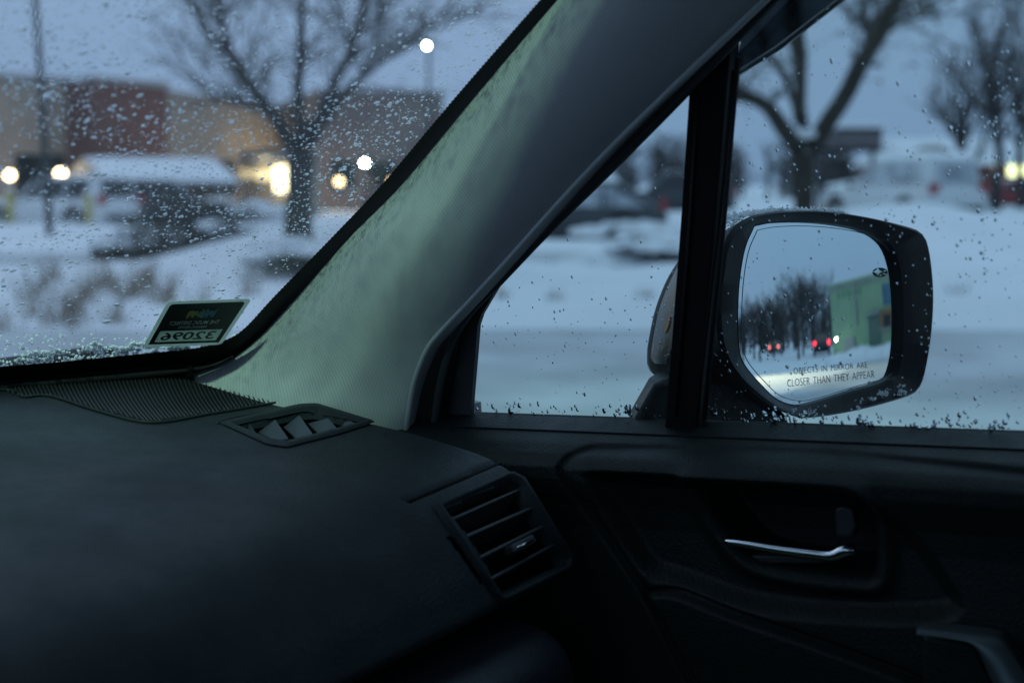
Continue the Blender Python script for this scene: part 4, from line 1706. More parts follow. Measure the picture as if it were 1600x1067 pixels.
for k, poly in enumerate([[(378, 668), (390, 661), (400, 676), (394, 682)],
                          [(403, 675), (430, 655), (451, 685), (430, 688)],
                          [(443, 667), (468, 648), (489, 678), (462, 684)],
                          [(481, 661), (513, 653), (527, 669), (497, 677)],
                          [(517, 656), (540, 655), (556, 661), (535, 667)]]):
    tops = [0.000, -.0015, -.003, -.004, -.004]
    P = [sunk(*poly[0], .045), sunk(*poly[1], .004), sunk(*poly[2], .006), sunk(*poly[3], .030)]
    part(MB().prism(P, V(.0010, .0006, -.0016)), 'vane', M['vane'], dv, bevel=.0004)

# face vent
av = group_part('air_vent')
r1 = ring(offset_poly(VENT_O, 11), offset_poly(VENT_O, 7), .0004, .0040)
r2 = ring(offset_poly(VENT_O, 3), offset_poly(VENT_O, -3), .0036, -.010)
part(MB().grid([r1[0], r1[1], r2[0], r2[1]]), 'bezel', M['dash'], av, smooth=True)
cup = ring(offset_poly(VENT_O, 4), scale_poly(VENT_O, .92), -.004, -.07)
mbc = MB().grid(cup)
mbc.f.append(tuple(range(90, 90 + 89)))
part(mbc, 'duct', M['black'], av)
slats = [((707, 813), (813, 766)), ((729, 843), (838, 795)), ((755, 875), (858, 823)), ((773, 910), (873, 855))]
for a, b in slats:
    P0, P1 = skin(*a, -.004), skin(*b, -.004)
    _, nn = dash_hit((a[0] + b[0]) / 2, (a[1] + b[1]) / 2)
    mid_ = (P0 + P1) / 2 - nn * .010
    ex = P1 - P0
    ez = unit(cross3(unit(ex), nn))
    nrm = unit(nn * .93 + V(0, 0, .36))
    part(MB().obox(mid_, ex * 1.06, nrm * .024, unit(cross3(unit(ex), nrm)) * .0026), 'slat', M['slat'], av, bevel=.0009)
for k in range(5):
    f_ = (k + .5) / 5
    a, b = (697 + 100 * f_, 800 - 46 * f_), (782 + 96 * f_, 926 - 50 * f_)
    P0, P1 = skin(*a, -.036), skin(*b, -.036)
    part(MB().obox((P0 + P1) / 2, (P1 - P0), V(.0016, 0, 0), dash_hit(*a)[1] * .02), 'louver', M['black'], av)
tp0, tp1 = skin(796, 860, -.0005), skin(830, 843, -.0005)
_, nn = dash_hit(812, 852)
part(MB().obox((tp0 + tp1) / 2, (tp1 - tp0), nn * .010, unit(cross3(tp1 - tp0, nn)) * .007), 'vent_tab', M['slat'], av, bevel=.0018)
part(MB().tube([skin(801, 859, .0045), skin(826, 847, .0045)], .0009, 6), 'tab_trim', M['chrome'], av, smooth=True)
P0, P1 = skin(701, 842, -.003), skin(750, 904, -.003)
part(MB().obox((P0 + P1) / 2, (P1 - P0), V(.0055, 0, 0), V(0, .005, .004)), 'thumb_wheel', M['rubber'], av, bevel=.001)

# defroster grille ribs along the windscreen base
part(grille_mb, 'grille_base', M['black'], dashboard)
mb = MB()
for b_ in np.arange(-330, 436, 6.4):
    seg = []
    for t_ in np.linspace(0, 1, 30):
        q = (b_ - 6 + 14 * t_ + 34 * t_ * t_, 582 + 82 * t_)
        if inside(q, GR):
            seg.append(skin(q[0], q[1], .0007))
    if len(seg) >= 2:
        mb.tube(seg, .00068, 5)
tag(part(mb, 'defroster_ribs', M['rib'], dashboard, smooth=True), kind='stuff')
rim_path = [skin(x, y, .0012) for x, y in smooth_line([(430, 631), (330, 648), (236, 662), (150, 643), (76, 620), (36, 622), (0, 611), (-200, 640)], 60)]
part(MB().tube(rim_path, .0011, 6), 'grille_edge', M['dash'], dashboard, smooth=True)

# glove box roll below the face
gprof = smooth_line([(.66, .955), (.58, .968), (.53, .972), (.50, .967), (.482, .955), (.475, .938), (.476, .91), (.485, .86), (.51, .78), (.55, .66)], 44)
rows = []
for y, z in gprof:
    rows.append([V(x, y, z) for x in np.linspace(-.05, .905, 40)] + [V(.917, y + .002, z - .001), V(.925, y + .008, z - .005), V(.929, y + .018, z - .012), V(.930, y + .05, z - .03)])
part(MB().grid(rows), 'glove_box', mat('glove_box_plastic', (.016, .022, .030), .42, spec=.5, bump=.5, bscale=420, rvar=.1), smooth=True)

# ---- A-pillar trim
A_PX = [(262, 592), (300, 584), (352, 566), (398, 534), (452, 478), (545, 373), (628, 288), (748, 145), (872, 0), (960, -98), (1015, -160)]
C_PX = [(628, 730), (632, 690), (637, 655), (646, 600), (666, 548), (690, 517), (733, 472), (793, 407), (860, 332), (950, 236), (1070, 119), (1196, 0), (1290, -92), (1345, -150)]
NP_, NC = 150, 34
Apts = [ws(x, y, -.006) for x, y in smooth_line(A_PX, NP_)]
Cpx = smooth_line(C_PX, NP_)


def cpl(x, y, off=-.042):
    return sg(x, y, off)


Cpts = [cpl(x, y) for x, y in Cpx]
rows = []
uvs = []
acc = 0
for i in range(NP_):
    a, c = Apts[i], Cpts[i]
    w = c - a
    out = -unit((a + c) / 2 - CAM)
    out = unit(out - np.dot(out, unit(w)) * unit(w))
    m1 = a + w * .30 + out * (.022 * min(1, np.linalg.norm(w) / .12))
    m2 = a + w * .72 + out * (.024 * min(1, np.linalg.norm(w) / .12))
    row = []
    for t in np.linspace(0, 1, NC):
        p = (1 - t) ** 3 * a + 3 * (1 - t) ** 2 * t * m1 + 3 * (1 - t) * t * t * m2 + t ** 3 * c
        row.append(p)
    # roll the edge over into the door gap
    e = unit(w)
    row.append(c + e * .0012 - out * .003)
    row.append(c + e * .0014 - out * .016)
    rows.append(row)
    if i:
        acc += np.linalg.norm(rows[i][NC // 2] - rows[i - 1][NC // 2])
    run_ = np.r_[0, np.cumsum(np.linalg.norm(np.diff(np.array(row), axis=0), axis=1))]
    uvs.append([(u_, acc) for u_ in run_])
mb = MB().grid(rows)
pillar = part(mb, 'pillar_trim', M['cloth'], smooth=True)
me = pillar.data
ul = me.uv_layers.new(name='weave')
flat = [q for r_ in uvs for q in r_]
buf = np.empty((len(me.loops), 2), np.float32)
vi = np.empty(len(me.loops), np.int32)
me.loops.foreach_get('vertex_index', vi)
buf[:] = np.array(flat, np.float32)[vi]
ul.data.foreach_set('uv', buf.ravel())

M['lip'] = mat('trim_lip', (.42, .46, .46), .5, spec=.4)
part(MB().tube([p + unit(CAM - p) * .0015 for p in Cpts], .0024, 8), 'trim_lip', M['lip'], pillar, smooth=True)

# door seal channel between trim and window
E_PX = [(690, 735), (692, 690), (697, 650), (703, 610), (712, 562), (723, 520), (746, 483), (792, 436), (862, 364), (958, 270), (1092, 134), (1216, 0), (1312, -95), (1370, -150)]
Ep = smooth_line(E_PX, NP_)
rows = []
ridge = []
for i in range(NP_):
    c = rows and None
    p0 = cpl(Cpx[i][0] - 4, Cpx[i][1], -.028)
    pm = sg(Cpx[i][0] * .55 + Ep[i][0] * .45, Cpx[i][1] * .55 + Ep[i][1] * .45, -.016)
    p2 = sg(Ep[i][0] * .72 + Cpx[i][0] * .28, Ep[i][1] * .72 + Cpx[i][1] * .28, -.022)
    p3 = sg(Ep[i][0], Ep[i][1], -.014)
    p4 = sg(Ep[i][0], Ep[i][1], .006)
    rows.append([p0, pm, p2, p3, p4])
    ridge.append(p2)
part(MB().grid(rows), 'door_seal', M['rubber'], smooth=True)
part(MB().tube([r_ + SG_N * -.001 for r_ in ridge], .0035, 8), 'seal_lip', M['seal_gray'], smooth=True)

# grey strip ahead of the quarter glass
st_ = [(680, 660), (688, 610), (698, 555), (712, 515), (740, 480), (778, 448), (752, 492), (746, 510), (742, 560), (737, 620), (735, 650)]
part(MB().prism([sg(x, y, -.006) for x, y in st_], SG_N * .006), 'quarter_frame', M['seal_gray'])

# ---- side glass panes
qg = [(730, 652), (742, 505), (765, 465), (860, 360), (1100, 122), (1075, 665)]
quarter = part(MB().add([sg(x, y) for x, y in qg], [tuple(range(len(qg)))]), 'quarter_glass', M['glass_side'])
wg = [(1066, 665), (1118, 100), (1225, -12), (1330, -110), (1420, -190)]
pts = [sg(x, y) for x, y in wg]
pts += [V(SG_P[0] - .2 * (1.59 - 1.1), -.1, 1.59), V(SG_P[0] - .2 * (1.59 - 1.1), -.6, 1.59), V(1.07 - .2 * .03, -.6, 1.13)]
window = part(MB().add(pts, [tuple(range(len(pts)))]), 'window_glass', M['glass_side'])

# black divider bar
bl = [(1092, 133), (1118, 106), (1157, 66), (1150, 130), (1140, 250), (1123, 450), (1104, 662), (1052, 662), (1064, 520), (1078, 340)]
bar = part(MB().prism([sg(x, y, .004) for x, y in bl], -SG_N * .020), 'window_bar', M['black'], bevel=.002)
for a, b, r_ in (((1146, 110), (1088, 655), .0016), ((1153, 90), (1100, 655), .0022), ((1090, 150), (1055, 650), .0016)):
    part(MB().tube([sg(*a, -.017), sg((a[0] + b[0]) / 2 + 2, (a[1] + b[1]) / 2, -.017), sg(*b, -.017)], r_, 6), 'bar_rib', M['rubber'], bar, smooth=True)

# smoked rain guard along the top of the window
rg = [(1146, 118), (1216, 74), (1312, 0), (1420, -85), (1500, -150), (1420, -190), (1330, -112), (1222, -5), (1158, 62)]
part(MB().prism([sg(x, y, .022) for x, y in rg], SG_N * .003), 'rain_guard', M['smoke'])
part(MB().tube([sg(x, y, .023) for x, y in ((1144, 120), (1216, 75), (1312, 1), (1420, -84), (1500, -149))], .0026, 6), 'rain_guard_edge',
     mat('acrylic_edge', (.10, .13, .16), .25, spec=.6), smooth=True)


def pane_drops():
    R = random.Random(77)
    ax = V(0, -1, 0)
    ay = unit(V(-.2, 0, 1))
    qmb, wmb = MB(), MB()

    def belt_py(px):
        return 643 + (px - 735) * .0347
    for mbx, x0, x1, n, nb in ((qmb, 742, 1088, 170, 75), (wmb, 1110, 1640, 900, 150)):
        c_ = 0
        while c_ < n:
            px, py = R.uniform(x0, x1), R.uniform(-60, 640)
            if mbx is qmb and py < 500 - (px - 745) * 1.08 + 12:
                continue
            if mbx is wmb and py < 118 - (px - 1146) * .72:
                continue
            d = .45 + .9 * mnoise.noise(Vector((px * .007, py * .007, 1.0)))
            if mbx is wmb:
                d += .5 * math.exp(-((px - 1550) / 80) ** 2 - ((py - 180) / 120) ** 2)
                d += .5 * math.exp(-((px - 1165) / 25) ** 2 - ((py - 240) / 90) ** 2)
            if R.random() > d:
                continue
            r_ = min(.0015, max(.0003, R.lognormvariate(math.log(.00052), .42)))
            drop(mbx, sg(px, py, .0006), SG_N, ax, ay * R.uniform(1, 1.5), r_, r_ * .30, 7)
            c_ += 1
        for k in range(nb):
            px = R.uniform(x0 - 4, x1)
            py = belt_py(px) - abs(R.gauss(0, 12)) + 2
            r_ = min(.0036, max(.0004, R.lognormvariate(math.log(.00095), .5)))
            drop(mbx, sg(px, py, .0006), SG_N, ax, ay * R.uniform(1, 1.9), r_, r_ * .26, 9)
    tag(part(qmb, 'water_drops', M['water'], quarter, smooth=True), kind='stuff')
    tag(part(wmb, 'water_drops', M['water'], window, smooth=True), kind='stuff')


pane_drops()

# ---- passenger door inner panel: profile below the belt, plus sunk fields
def belt_z(y):
    return 1.098 + (0.661 - y) * 0.0507


DX = 1.0


def dyz(px, py):
    p = xplane(px, py, DX)
    return (p[1], p[2])


P1 = [dyz(*p) for p in smooth_line([(1120, 1150), (1075, 1067), (1000, 925), (935, 830), (884, 752), (878, 726), (897, 709), (950, 705), (1250, 715), (1450, 730), (1620, 746)], 80)] + [dyz(1900, 770), dyz(1900, 1400), dyz(1120, 1400)]
P2 = [dyz(*p) for p in smooth_line([(920, 742), (940, 737), (1090, 743), (1290, 755), (1345, 768), (1405, 815), (1480, 908), (1498, 955), (1430, 972), (1200, 958), (1060, 916), (1000, 890), (955, 818), (920, 742)], 80)]
P3 = [dyz(*p) for p in smooth_line([(1088, 760), (1200, 765), (1325, 776), (1352, 788), (1358, 820), (1358, 900), (1340, 907), (1250, 898), (1172, 880), (1128, 840), (1100, 795), (1088, 760)], 80)]
P4 = [dyz(*p) for p in smooth_line([(1004, 925), (1030, 921), (1065, 924), (1150, 957), (1300, 1008), (1440, 1062), (1480, 1100)], 40)] + [dyz(1480, 1300), dyz(1150, 1300), dyz(1090, 1067)]


def sdist(pts, poly, closed=True):
    """signed distance (positive inside) of many points to a polygon"""
    P = np.array(poly, float)
    Q = np.roll(P, -1, axis=0)
    X = pts[:, None, :]
    e = (Q - P)[None]
    w = X - P[None]
    t = np.clip((w * e).sum(2) / ((e * e).sum(2) + 1e-12), 0, 1)
    d = np.sqrt(((w - e * t[..., None]) ** 2).sum(2)).min(1)
    y = pts[:, 1][:, None]
    x = pts[:, 0][:, None]
    cond = (P[None, :, 1] > y) != (Q[None, :, 1] > y)
    den = Q[None, :, 1] - P[None, :, 1]
    den = np.where(np.abs(den) < 1e-12, 1e-12, den)
    xi = (Q[None, :, 0] - P[None, :, 0]) * (y - P[None, :, 1]) / den + P[None, :, 0]
    ins = (np.sum(cond & (x < xi), axis=1) % 2) == 1
    return np.where(ins, d, -d)


def sstep(x, a, b):
    t = np.clip((x - a) / (b - a), 0, 1)
    return t * t * (3 - 2 * t)


ys = np.r_[np.linspace(.90, .70, 14)[:-1], np.linspace(.70, .12, 300), np.linspace(.11, -.6, 20)]
dz = np.r_[np.linspace(0, .08, 60), np.linspace(.0815, .30, 150), np.linspace(.305, .62, 20)]
pf_z = [0, .003, .008, .014, .021, .030, .040, .052, .062, .08, .12, .3, .62]
pf_x = [1.0685, 1.055, 1.035, 1.016, 1.003, .996, .996, 1.000, 1.004, 1.006, 1.004, 1.0, .985]
YY, ZZ = np.meshgrid(ys, dz, indexing='ij')
zb = np.array([belt_z(y) for y in ys])[:, None]
Zw = zb - ZZ
Xw = np.interp(ZZ, pf_z, pf_x)
pts = np.stack([YY.ravel(), Zw.ravel()], 1)
d1, d2, d3, d4 = [sdist(pts, p).reshape(YY.shape) for p in (P1, P2, P3, P4)]
Xw = Xw - .005 * sstep(d1, 0, .012) + .006 * np.exp(-(d1 / .0022) ** 2)
Xw = Xw + .016 * sstep(d2, -.004, .012)
Xw = Xw - .007 * np.exp(-((d3 + .008) / .007) ** 2)
Xw = Xw + .042 * sstep(d3, -.002, .010)
Xw = Xw - .006 * sstep(d4, 0, .006) + .005 * np.exp(-(d4 / .0018) ** 2)
rows = [[V(Xw[i, j], YY[i, j], Zw[i, j]) for j in range(len(dz))] for i in range(len(ys))]
door = part(MB().grid(rows), 'door_panel', M['door'], smooth=True)
# seam along the belt ledge
sm_ = [V(np.interp(.0075, pf_z, pf_x) - .001, y, belt_z(y) - .0075) for y in np.linspace(.66, .02, 40)]
part(MB().tube(sm_, .0011, 6), 'belt_seam', M['black'], door, smooth=True)
sw_ = [V(1.078, y, belt_z(y) - .004) for y in np.linspace(.66, -.5, 20)]
part(MB().tube(sw_, .004, 8), 'belt_wiper', M['rubber'], door, smooth=True)

# chrome lever and lock tab
lv = group_part('door_handle')
lp_ = smooth_line([(1131, 845), (1160, 848), (1215, 857), (1270, 864), (1300, 867), (1312, 862), (1322, 858), (1338, 862)], 26)
path = [xplane(x, y, 1.006 + .010 * (i / 25)) for i, (x, y) in enumerate(lp_)]
rr = np.interp(np.linspace(0, 1, 26), [0, .05, .3, .75, .84, .92, 1], [.0020, .0029, .0036, .0046, .0055, .0062, .0034])
part(MB().tube(path, rr, 12, squash=1.0), 'lever', M['chrome'], lv, smooth=True)
pb_ = [xplane(x, y, 1.016) for x, y in ((1150, 868), (1200, 868), (1280, 870), (1310, 872), (1280, 880), (1210, 880), (1170, 876))]
part(MB().prism(pb_, V(.012, 0, 0)), 'lever_back', M['slat'], lv, bevel=.001)
lk = [xplane(x, y, 1.018) for x, y in ((1303, 795), (1318, 790), (1332, 797), (1337, 822), (1332, 838), (1306, 838))]
part(MB().prism(lk, V(.014, 0, 0)), 'lock_tab', M['slat'], lv, bevel=.002)

# satin pull handle at the lower right
ph = group_part('pull_handle')
hp = [(1432, 981), (1500, 988), (1552, 996), (1572, 1010), (1600, 1052), (1640, 1120)]
hb = [(1440, 992), (1492, 1000), (1524, 1012), (1548, 1062), (1566, 1100), (1590, 1150)]
top_ = smooth_line(hp, 24)
bot_ = smooth_line(hb, 24)
rows = []
for k in range(24):
    t_ = xplane(*top_[k], .965 + .01 * math.sin(k / 23 * 3.1))
    b_ = xplane(*bot_[k], .958 + .01 * math.sin(k / 23 * 3.1))
    m_ = (t_ + b_) / 2 + V(-.006, 0, 0)
    rows.append([t_ + V(.02, 0, 0), t_ + V(.004, 0, .001), t_, m_, b_, b_ + V(.02, 0, -.002)])
part(MB().grid(rows), 'grip', M['satin'], ph, smooth=True)
lowp = [xplane(x, y, .975) for x, y in ((1440, 990), (1520, 1008), (1550, 1070), (1590, 1150), (1620, 1220), (1440, 1220))]
part(MB().prism(lowp, V(.02, 0, 0)), 'grip_backing', M['door'], ph, bevel=.004)

# ---- wing mirror
MR_D = ray(1285, 490)
MR_C = CAM + MR_D * (1.22 / MR_D[0])
_t, _e = rad(30), rad(5.0)
MR_N = V(-math.sin(_t) * math.cos(_e), -math.cos(_t) * math.cos(_e), math.sin(_e))
MR_R = 1.4
MR_O = MR_C - MR_N * MR_R


def mir(px, py, lift=0.0):
    """photo position -> point on the convex mirror glass"""
    d = unit(ray(px, py))
    oc = CAM - MR_O
    b = np.dot(d, oc)
    c = np.dot(oc, oc) - (MR_R + lift) ** 2
    return CAM + d * (-b - math.sqrt(b * b - c))


def mpl(px, py, off=0.0):
    return on_plane(px, py, MR_C + MR_N * off, MR_N)


wm = group_part('wing_mirror')
G_PX = [(1179, 354), (1205, 349), (1250, 347), (1300, 350), (1351, 359), (1382, 374), (1399, 398), (1408, 445), (1410, 529), (1404, 576), (1391, 594), (1334, 611), (1267, 631), (1240, 632), (1216, 624), (1196, 607), (1162, 566), (1154, 526), (1155, 452), (1164, 391)]
gpx = smooth_line(G_PX + [G_PX[0]], 97)[:-1]
gc = np.mean(gpx, axis=0)
rows = []
for f_ in np.linspace(0, 1, 14):
    rr = [mir(*(gc + (p - gc) * f_)) for p in gpx]
    rows.append(rr + [rr[0]])
m_mirror = bpy.data.materials.new('mirror_silver')
m_mirror.use_nodes = True
_b = m_mirror.node_tree.nodes['Principled BSDF']
_b.inputs['Base Color'].default_value = (.74, .83, .85, 1)
_b.inputs['Metallic'].default_value = 1
_b.inputs['Roughness'].default_value = 0.0
mg = part(MB().grid(rows), 'mirror_glass', m_mirror, wm, smooth=True)
# exact sphere normals so the reflection is clean
mg.data.normals_split_custom_set_from_vertices([tuple(unit(V(*v.co) + CO - MR_O)) for v in mg.data.vertices])
# bevelled border line of the glass
il = [mir(*(gc + (p - gc) * .955), .0002) for p in gpx]
part(MB().tube(il + [il[0]], .0003, 5, cap=False), 'border_line', mat('etched_line', (.20, .26, .30), .5), wm, smooth=True)
# black rim between glass and housing
ro = [mpl(*(gc + (p - gc) * 1.05), .006) for p in gpx]
ri = [mir(*(gc + (p - gc) * 1.0), .0015) for p in gpx]
rb = [mpl(*(gc + (p - gc) * 1.0), -.02) for p in gpx]
ro.append(ro[0])
ri.append(ri[0])
H_PX = [(1128, 392), (1140, 362), (1168, 340), (1216, 331), (1284, 330), (1351, 339), (1419, 355), (1442, 367), (1452, 394), (1458, 452), (1456, 512), (1447, 573), (1436, 606), (1412, 621), (1334, 642), (1262, 653), (1234, 648), (1196, 628), (1150, 588), (1124, 540), (1118, 470)]
hpx = smooth_line(H_PX + [H_PX[0]], 97)[:-1]
hc = np.mean(hpx, axis=0)
# match rim samples by angle
ga = np.array([math.atan2(*(p - gc)[::-1]) for p in gpx])
order = []
rim_o = [mpl(*p, .010) for p in hpx]
rim_o.append(rim_o[0])
rim_i = []
for p in hpx:
    a = math.atan2(*(p - hc)[::-1])
    k = int(np.argmin(np.abs(np.angle(np.exp(1j * (ga - a))))))
    rim_i.append(mpl(*(gc + (gpx[k] - gc) * 1.012), .004))
rim_i.append(rim_i[0])
in_ = [p - MR_N * .035 for p in rim_i]
lip = [(a * .86 + b * .14) + MR_N * .004 for a, b in zip(rim_o, rim_i)]
M['housing'] = mat('mirror_housing', (.008, .010, .0105), .45, spec=.25, bump=.3, bscale=400, var=.3, vscale=30, rvar=.12)
part(MB().grid([rim_o, lip, rim_i, in_]), 'rim', M['housing'], wm, smooth=True, angle=60)
# shell bulging forward (towards the nose of the car)
ctr = np.mean(np.array(rim_o[:-1]), axis=0)
fdir = unit(V(-.10, 1, -.10))
BK_PX = [(1150, 370), (1110, 379), (1076, 394), (1056, 418), (1040, 450), (1028, 484), (1020, 520), (1015, 556), (1021, 585), (1060, 604), (1120, 612), (1200, 608), (1300, 588), (1348, 540), (1356, 460), (1328, 400), (1250, 372)]
bpx = smooth_line(BK_PX + [BK_PX[0]], 400)[:-1]
bc = V(1185, 500)
ba = np.array([math.atan2(*(p - bc)[::-1]) for p in bpx])
bk = []
for p in hpx:
    a = math.atan2(*(p - hc)[::-1])
    k = int(np.argmin(np.abs(np.angle(np.exp(1j * (ba - a))))))
    bk.append(mpl(*bpx[k], -.085))
bk.append(bk[0])
bctr = np.mean(np.array(bk[:-1]), axis=0)
rows = [rim_o]
for t_ in (.12, .3, .5, .7, .87, 1.0):
    rows.append([a * (1 - t_) + b * t_ - (a - ctr) * (-.10 * math.sin(t_ * math.pi)) * (1 if i_ < 0 else 0) for i_, (a, b) in enumerate(zip(rim_o, bk))])
for s_, sc_ in ((.008, .95), (.016, .84), (.022, .66), (.026, .4), (.027, .01)):
    rows.append([bctr + (p - bctr) * sc_ + fdir * s_ for p in bk])
shell_mb = MB().grid(rows)
from mathutils.bvhtree import BVHTree
shell_tree = BVHTree.FromPolygons([Vector(q) for q in shell_mb.v], shell_mb.f)
part(shell_mb, 'shell', M['housing'], wm, smooth=True)


def shell_hit(px, py, lift=.0015):
    d = unit(ray(px, py))
    for k in range(40):                     # slip inward until the shell is met
        h_ = shell_tree.ray_cast(Vector(CAM), Vector(unit(ray(px + k * .6, py))))
        if h_[0] is not None:
            return np.array(h_[0]) - d * lift
    return mpl(px, py, -.085)


# turn signal lens wrapped on the shell
lens_o = [(1084, 388), (1062, 412), (1044, 446), (1031, 480), (1023, 514), (1017, 552), (1018, 562), (1024, 568)]
lens_i = [(1130, 376), (1102, 410), (1084, 452), (1070, 485), (1058, 520), (1046, 552), (1042, 562), (1040, 569)]
lo_, li_ = smooth_line(lens_o, 30), smooth_line(lens_i, 30)
rows = []
for k in range(30):
    rows.append([shell_hit(*(lo_[k] * (1 - t_) + li_[k] * t_), .0005 + .004 * math.sin(math.pi * min(1, t_ * 1.0 + .12))) for t_ in np.linspace(0, 1, 7)])
M['lens'] = mat('signal_lens', (.20, .195, .19), .25, spec=.6, col2=(.27, .17, .09), vscale=26, detail=3)
part(MB().grid(rows), 'signal_lens', M['lens'], wm, smooth=True)
am = [shell_hit(x, y, .006) for x, y in ((1045, 496), (1048, 493), (1046, 506), (1042, 517), (1039, 521), (1041, 509))]
part(MB().prism(am, unit(V(.5, .86, 0)) * .002), 'amber_bulb', mat('amber', (.42, .20, .07), .35), wm, bevel=.0005)
# foot of the mirror
ft = [(1034, 592), (1022, 602), (1006, 630), (992, 655), (985, 680), (1235, 690), (1232, 650), (1190, 626), (1150, 592), (1090, 590)]
ft3 = [on_plane(x, y, V(1.125, .45, 1.1), unit(V(-.6, -.8, 0))) for x, y in ft]
part(MB().prism(ft3, FH * .05), 'foot', M['housing'], wm, bevel=.006, smooth=True, angle=50)


def text_mesh(body, bold=0.0, font_space=1.0, word=1.0):
    cu = bpy.data.curves.new('t', 'FONT')
    cu.body = body
    cu.offset = bold
    cu.space_character = font_space
    cu.space_word = word
    cu.resolution_u = 3
    cu.fill_mode = 'FRONT'
    o = bpy.data.objects.new('t', cu)
    COL.objects.link(o)
    dg = bpy.context.evaluated_depsgraph_get()
    me = bpy.data.meshes.new_from_object(o.evaluated_get(dg))
    v = np.array([q.co[:] for q in me.vertices], float)
    f = [tuple(p.vertices) for p in me.polygons]
    bpy.data.objects.remove(o)
    bpy.data.meshes.remove(me)
    bpy.data.curves.remove(cu)
    return v, f


def quad_text(body, quad, place, bold=0.0, space=1.0, word=1.0, flip=False):
    """fit a line of text to a photo quad (tl, tr, br, bl), mapped by place(px, py)"""
    v, f = text_mesh(body, bold, space, word)
    x0, x1 = v[:, 0].min(), v[:, 0].max()
    y0, y1 = v[:, 1].min(), v[:, 1].max()
    tl, tr, br, bl_ = [np.array(q, float) for q in quad]
    vs = []
    for p in v:
        a, b = (p[0] - x0) / (x1 - x0), (p[1] - y0) / (y1 - y0)
        if flip:
            a = 1 - a
        q = (bl_ * (1 - a) + br * a) * (1 - b) + (tl * (1 - a) + tr * a) * b
        vs.append(place(*q))
    if flip:
        f = [tuple(reversed(k)) for k in f]
    return MB().add(vs, f)


M['etch'] = mat('etched_lettering', (.028, .045, .055), .7, spec=.2)
part(quad_text('OBJECTS IN MIRROR ARE', ((1240.5, 575), (1355, 565.5), (1356, 577), (1241, 588)), lambda x, y: mir(x, y, .0004), -.022, 1.08, 1.5), 'warning_text', M['etch'], wm)
part(quad_text('CLOSER THAN THEY APPEAR', ((1230.5, 593), (1366, 578.5), (1366.5, 590), (1231, 604.5)), lambda x, y: mir(x, y, .0004), -.022, 1.08, 1.5), 'warning_text', M['etch'], wm)


# oval emblem: dark oval cut by a large four-pointed star and small ones
def emblem():
    cx, cy = 1375.5, 425.7
    rx, ry = 11.4, 7.4

    def star(px, py, x0, y0, a, b):
        """>0 inside a four-pointed star with arms a (along x) and b (along y)"""
        return 1 - (abs((px - x0) / a) ** .55 + abs((py - y0) / b) ** .55)
    mb = MB()
    n = 84
    step = 2 * rx / n
    for i in range(n):
        for j in range(int(n * ry / rx)):
            px, py = cx - rx + (i + .5) * step, cy - ry + (j + .5) * step
            if ((px - cx) / rx) ** 2 + ((py - cy) / ry) ** 2 > 1:
                continue
            if star(px, py, 1372, 424.6, 10, 9.5) > 0 or star(px, py, 1376.5, 430, 5, 3.6) > 0:
                continue
            if any(star(px, py, x, y, 4.2, 3.2) > 0 for x, y in ((1383, 423.2), (1381.5, 427.6), (1384.6, 429))):
                continue
            h = step / 2
            mb.add([mir(px - h, py - h, .0004), mir(px + h, py - h, .0004), mir(px + h, py + h, .0004), mir(px - h, py + h, .0004)], [(0, 1, 2, 3)])
    part(mb, 'emblem', M['etch'], wm)


emblem()


def mirror_snow():
    R = random.Random(3)
    mb = MB()
    for k in range(900):                      # patch of crumbs on the lower lip
        px = R.uniform(1336, 1416) if k > 140 else R.uniform(1236, 1290)
        py = np.interp(px, [1236, 1270, 1340, 1412], [641, 645, 631, 611]) + R.gauss(0, 4.0) + (-2 if px > 1370 else 1)
        g = mnoise.noise(Vector((px * .05, py * .09, 1.5))) + .5 * mnoise.noise(Vector((px * .2, py * .3, 4.5)))
        if g < .02:
            continue
        crumb(mb, mpl(px, py, .0135 + R.uniform(0, .002)), R.uniform(.0005, .0015), R)
    for k in range(1500):                      # ridge on top of the shell
        px = R.uniform(1140, 1330)
        py = np.interp(px, [1130, 1168, 1216, 1284, 1330], [366, 339, 330, 329, 335])
        base = mpl(px, py, .008)
        crumb(mb, base + fdir * R.uniform(0, .03) + V(0, 0, abs(R.gauss(0, .0014))), R.uniform(.0006, .0017), R)
    tag(part(mb, 'snow_crumbs', M['crust'], wm), kind='stuff')
    mb = MB()
    for k in range(60):
        px, py = R.uniform(1020, 1062), R.uniform(420, 560)
        c = shell_hit(px, py, .0045)
        drop(mb, c, unit(V(-.5, -.86, 0)), V(0, 0, 1), unit(V(.86, -.5, 0)), R.uniform(.0004, .0009), .0005, 6)
    tag(part(mb, 'lens_drops', M['water'], wm, smooth=True), kind='stuff')


mirror_snow()

# ---- rest of the shell: keeps the cabin dark as a cabin is
ZR = 1.625
roof_poly = []
wt = [ws_pt(x, .71, -.004) for x in np.linspace(-.46, 1.12, 24)]
roof_front = [V(p[0], p[1], p[2]) for p in wt]
rows = [roof_front, [V(p[0], p[1] - .10, ZR) for p in roof_front], [V(p[0], p[1] - .25, ZR + .02) for p in roof_front], [V(p[0], -.9, ZR + .03) for p in roof_front], [V(p[0], -1.9, ZR - .06) for p in roof_front]]
part(MB().grid(rows), 'headliner', M['headliner'], smooth=True)
rows2 = [[p + V(0, .005, .022) for p in r_] for r_ in rows]
P_body = mat('car_body_paint', (.05, .055, .06), .35, coat=.4)
part(MB().grid(rows2), 'roof', P_body, smooth=True)
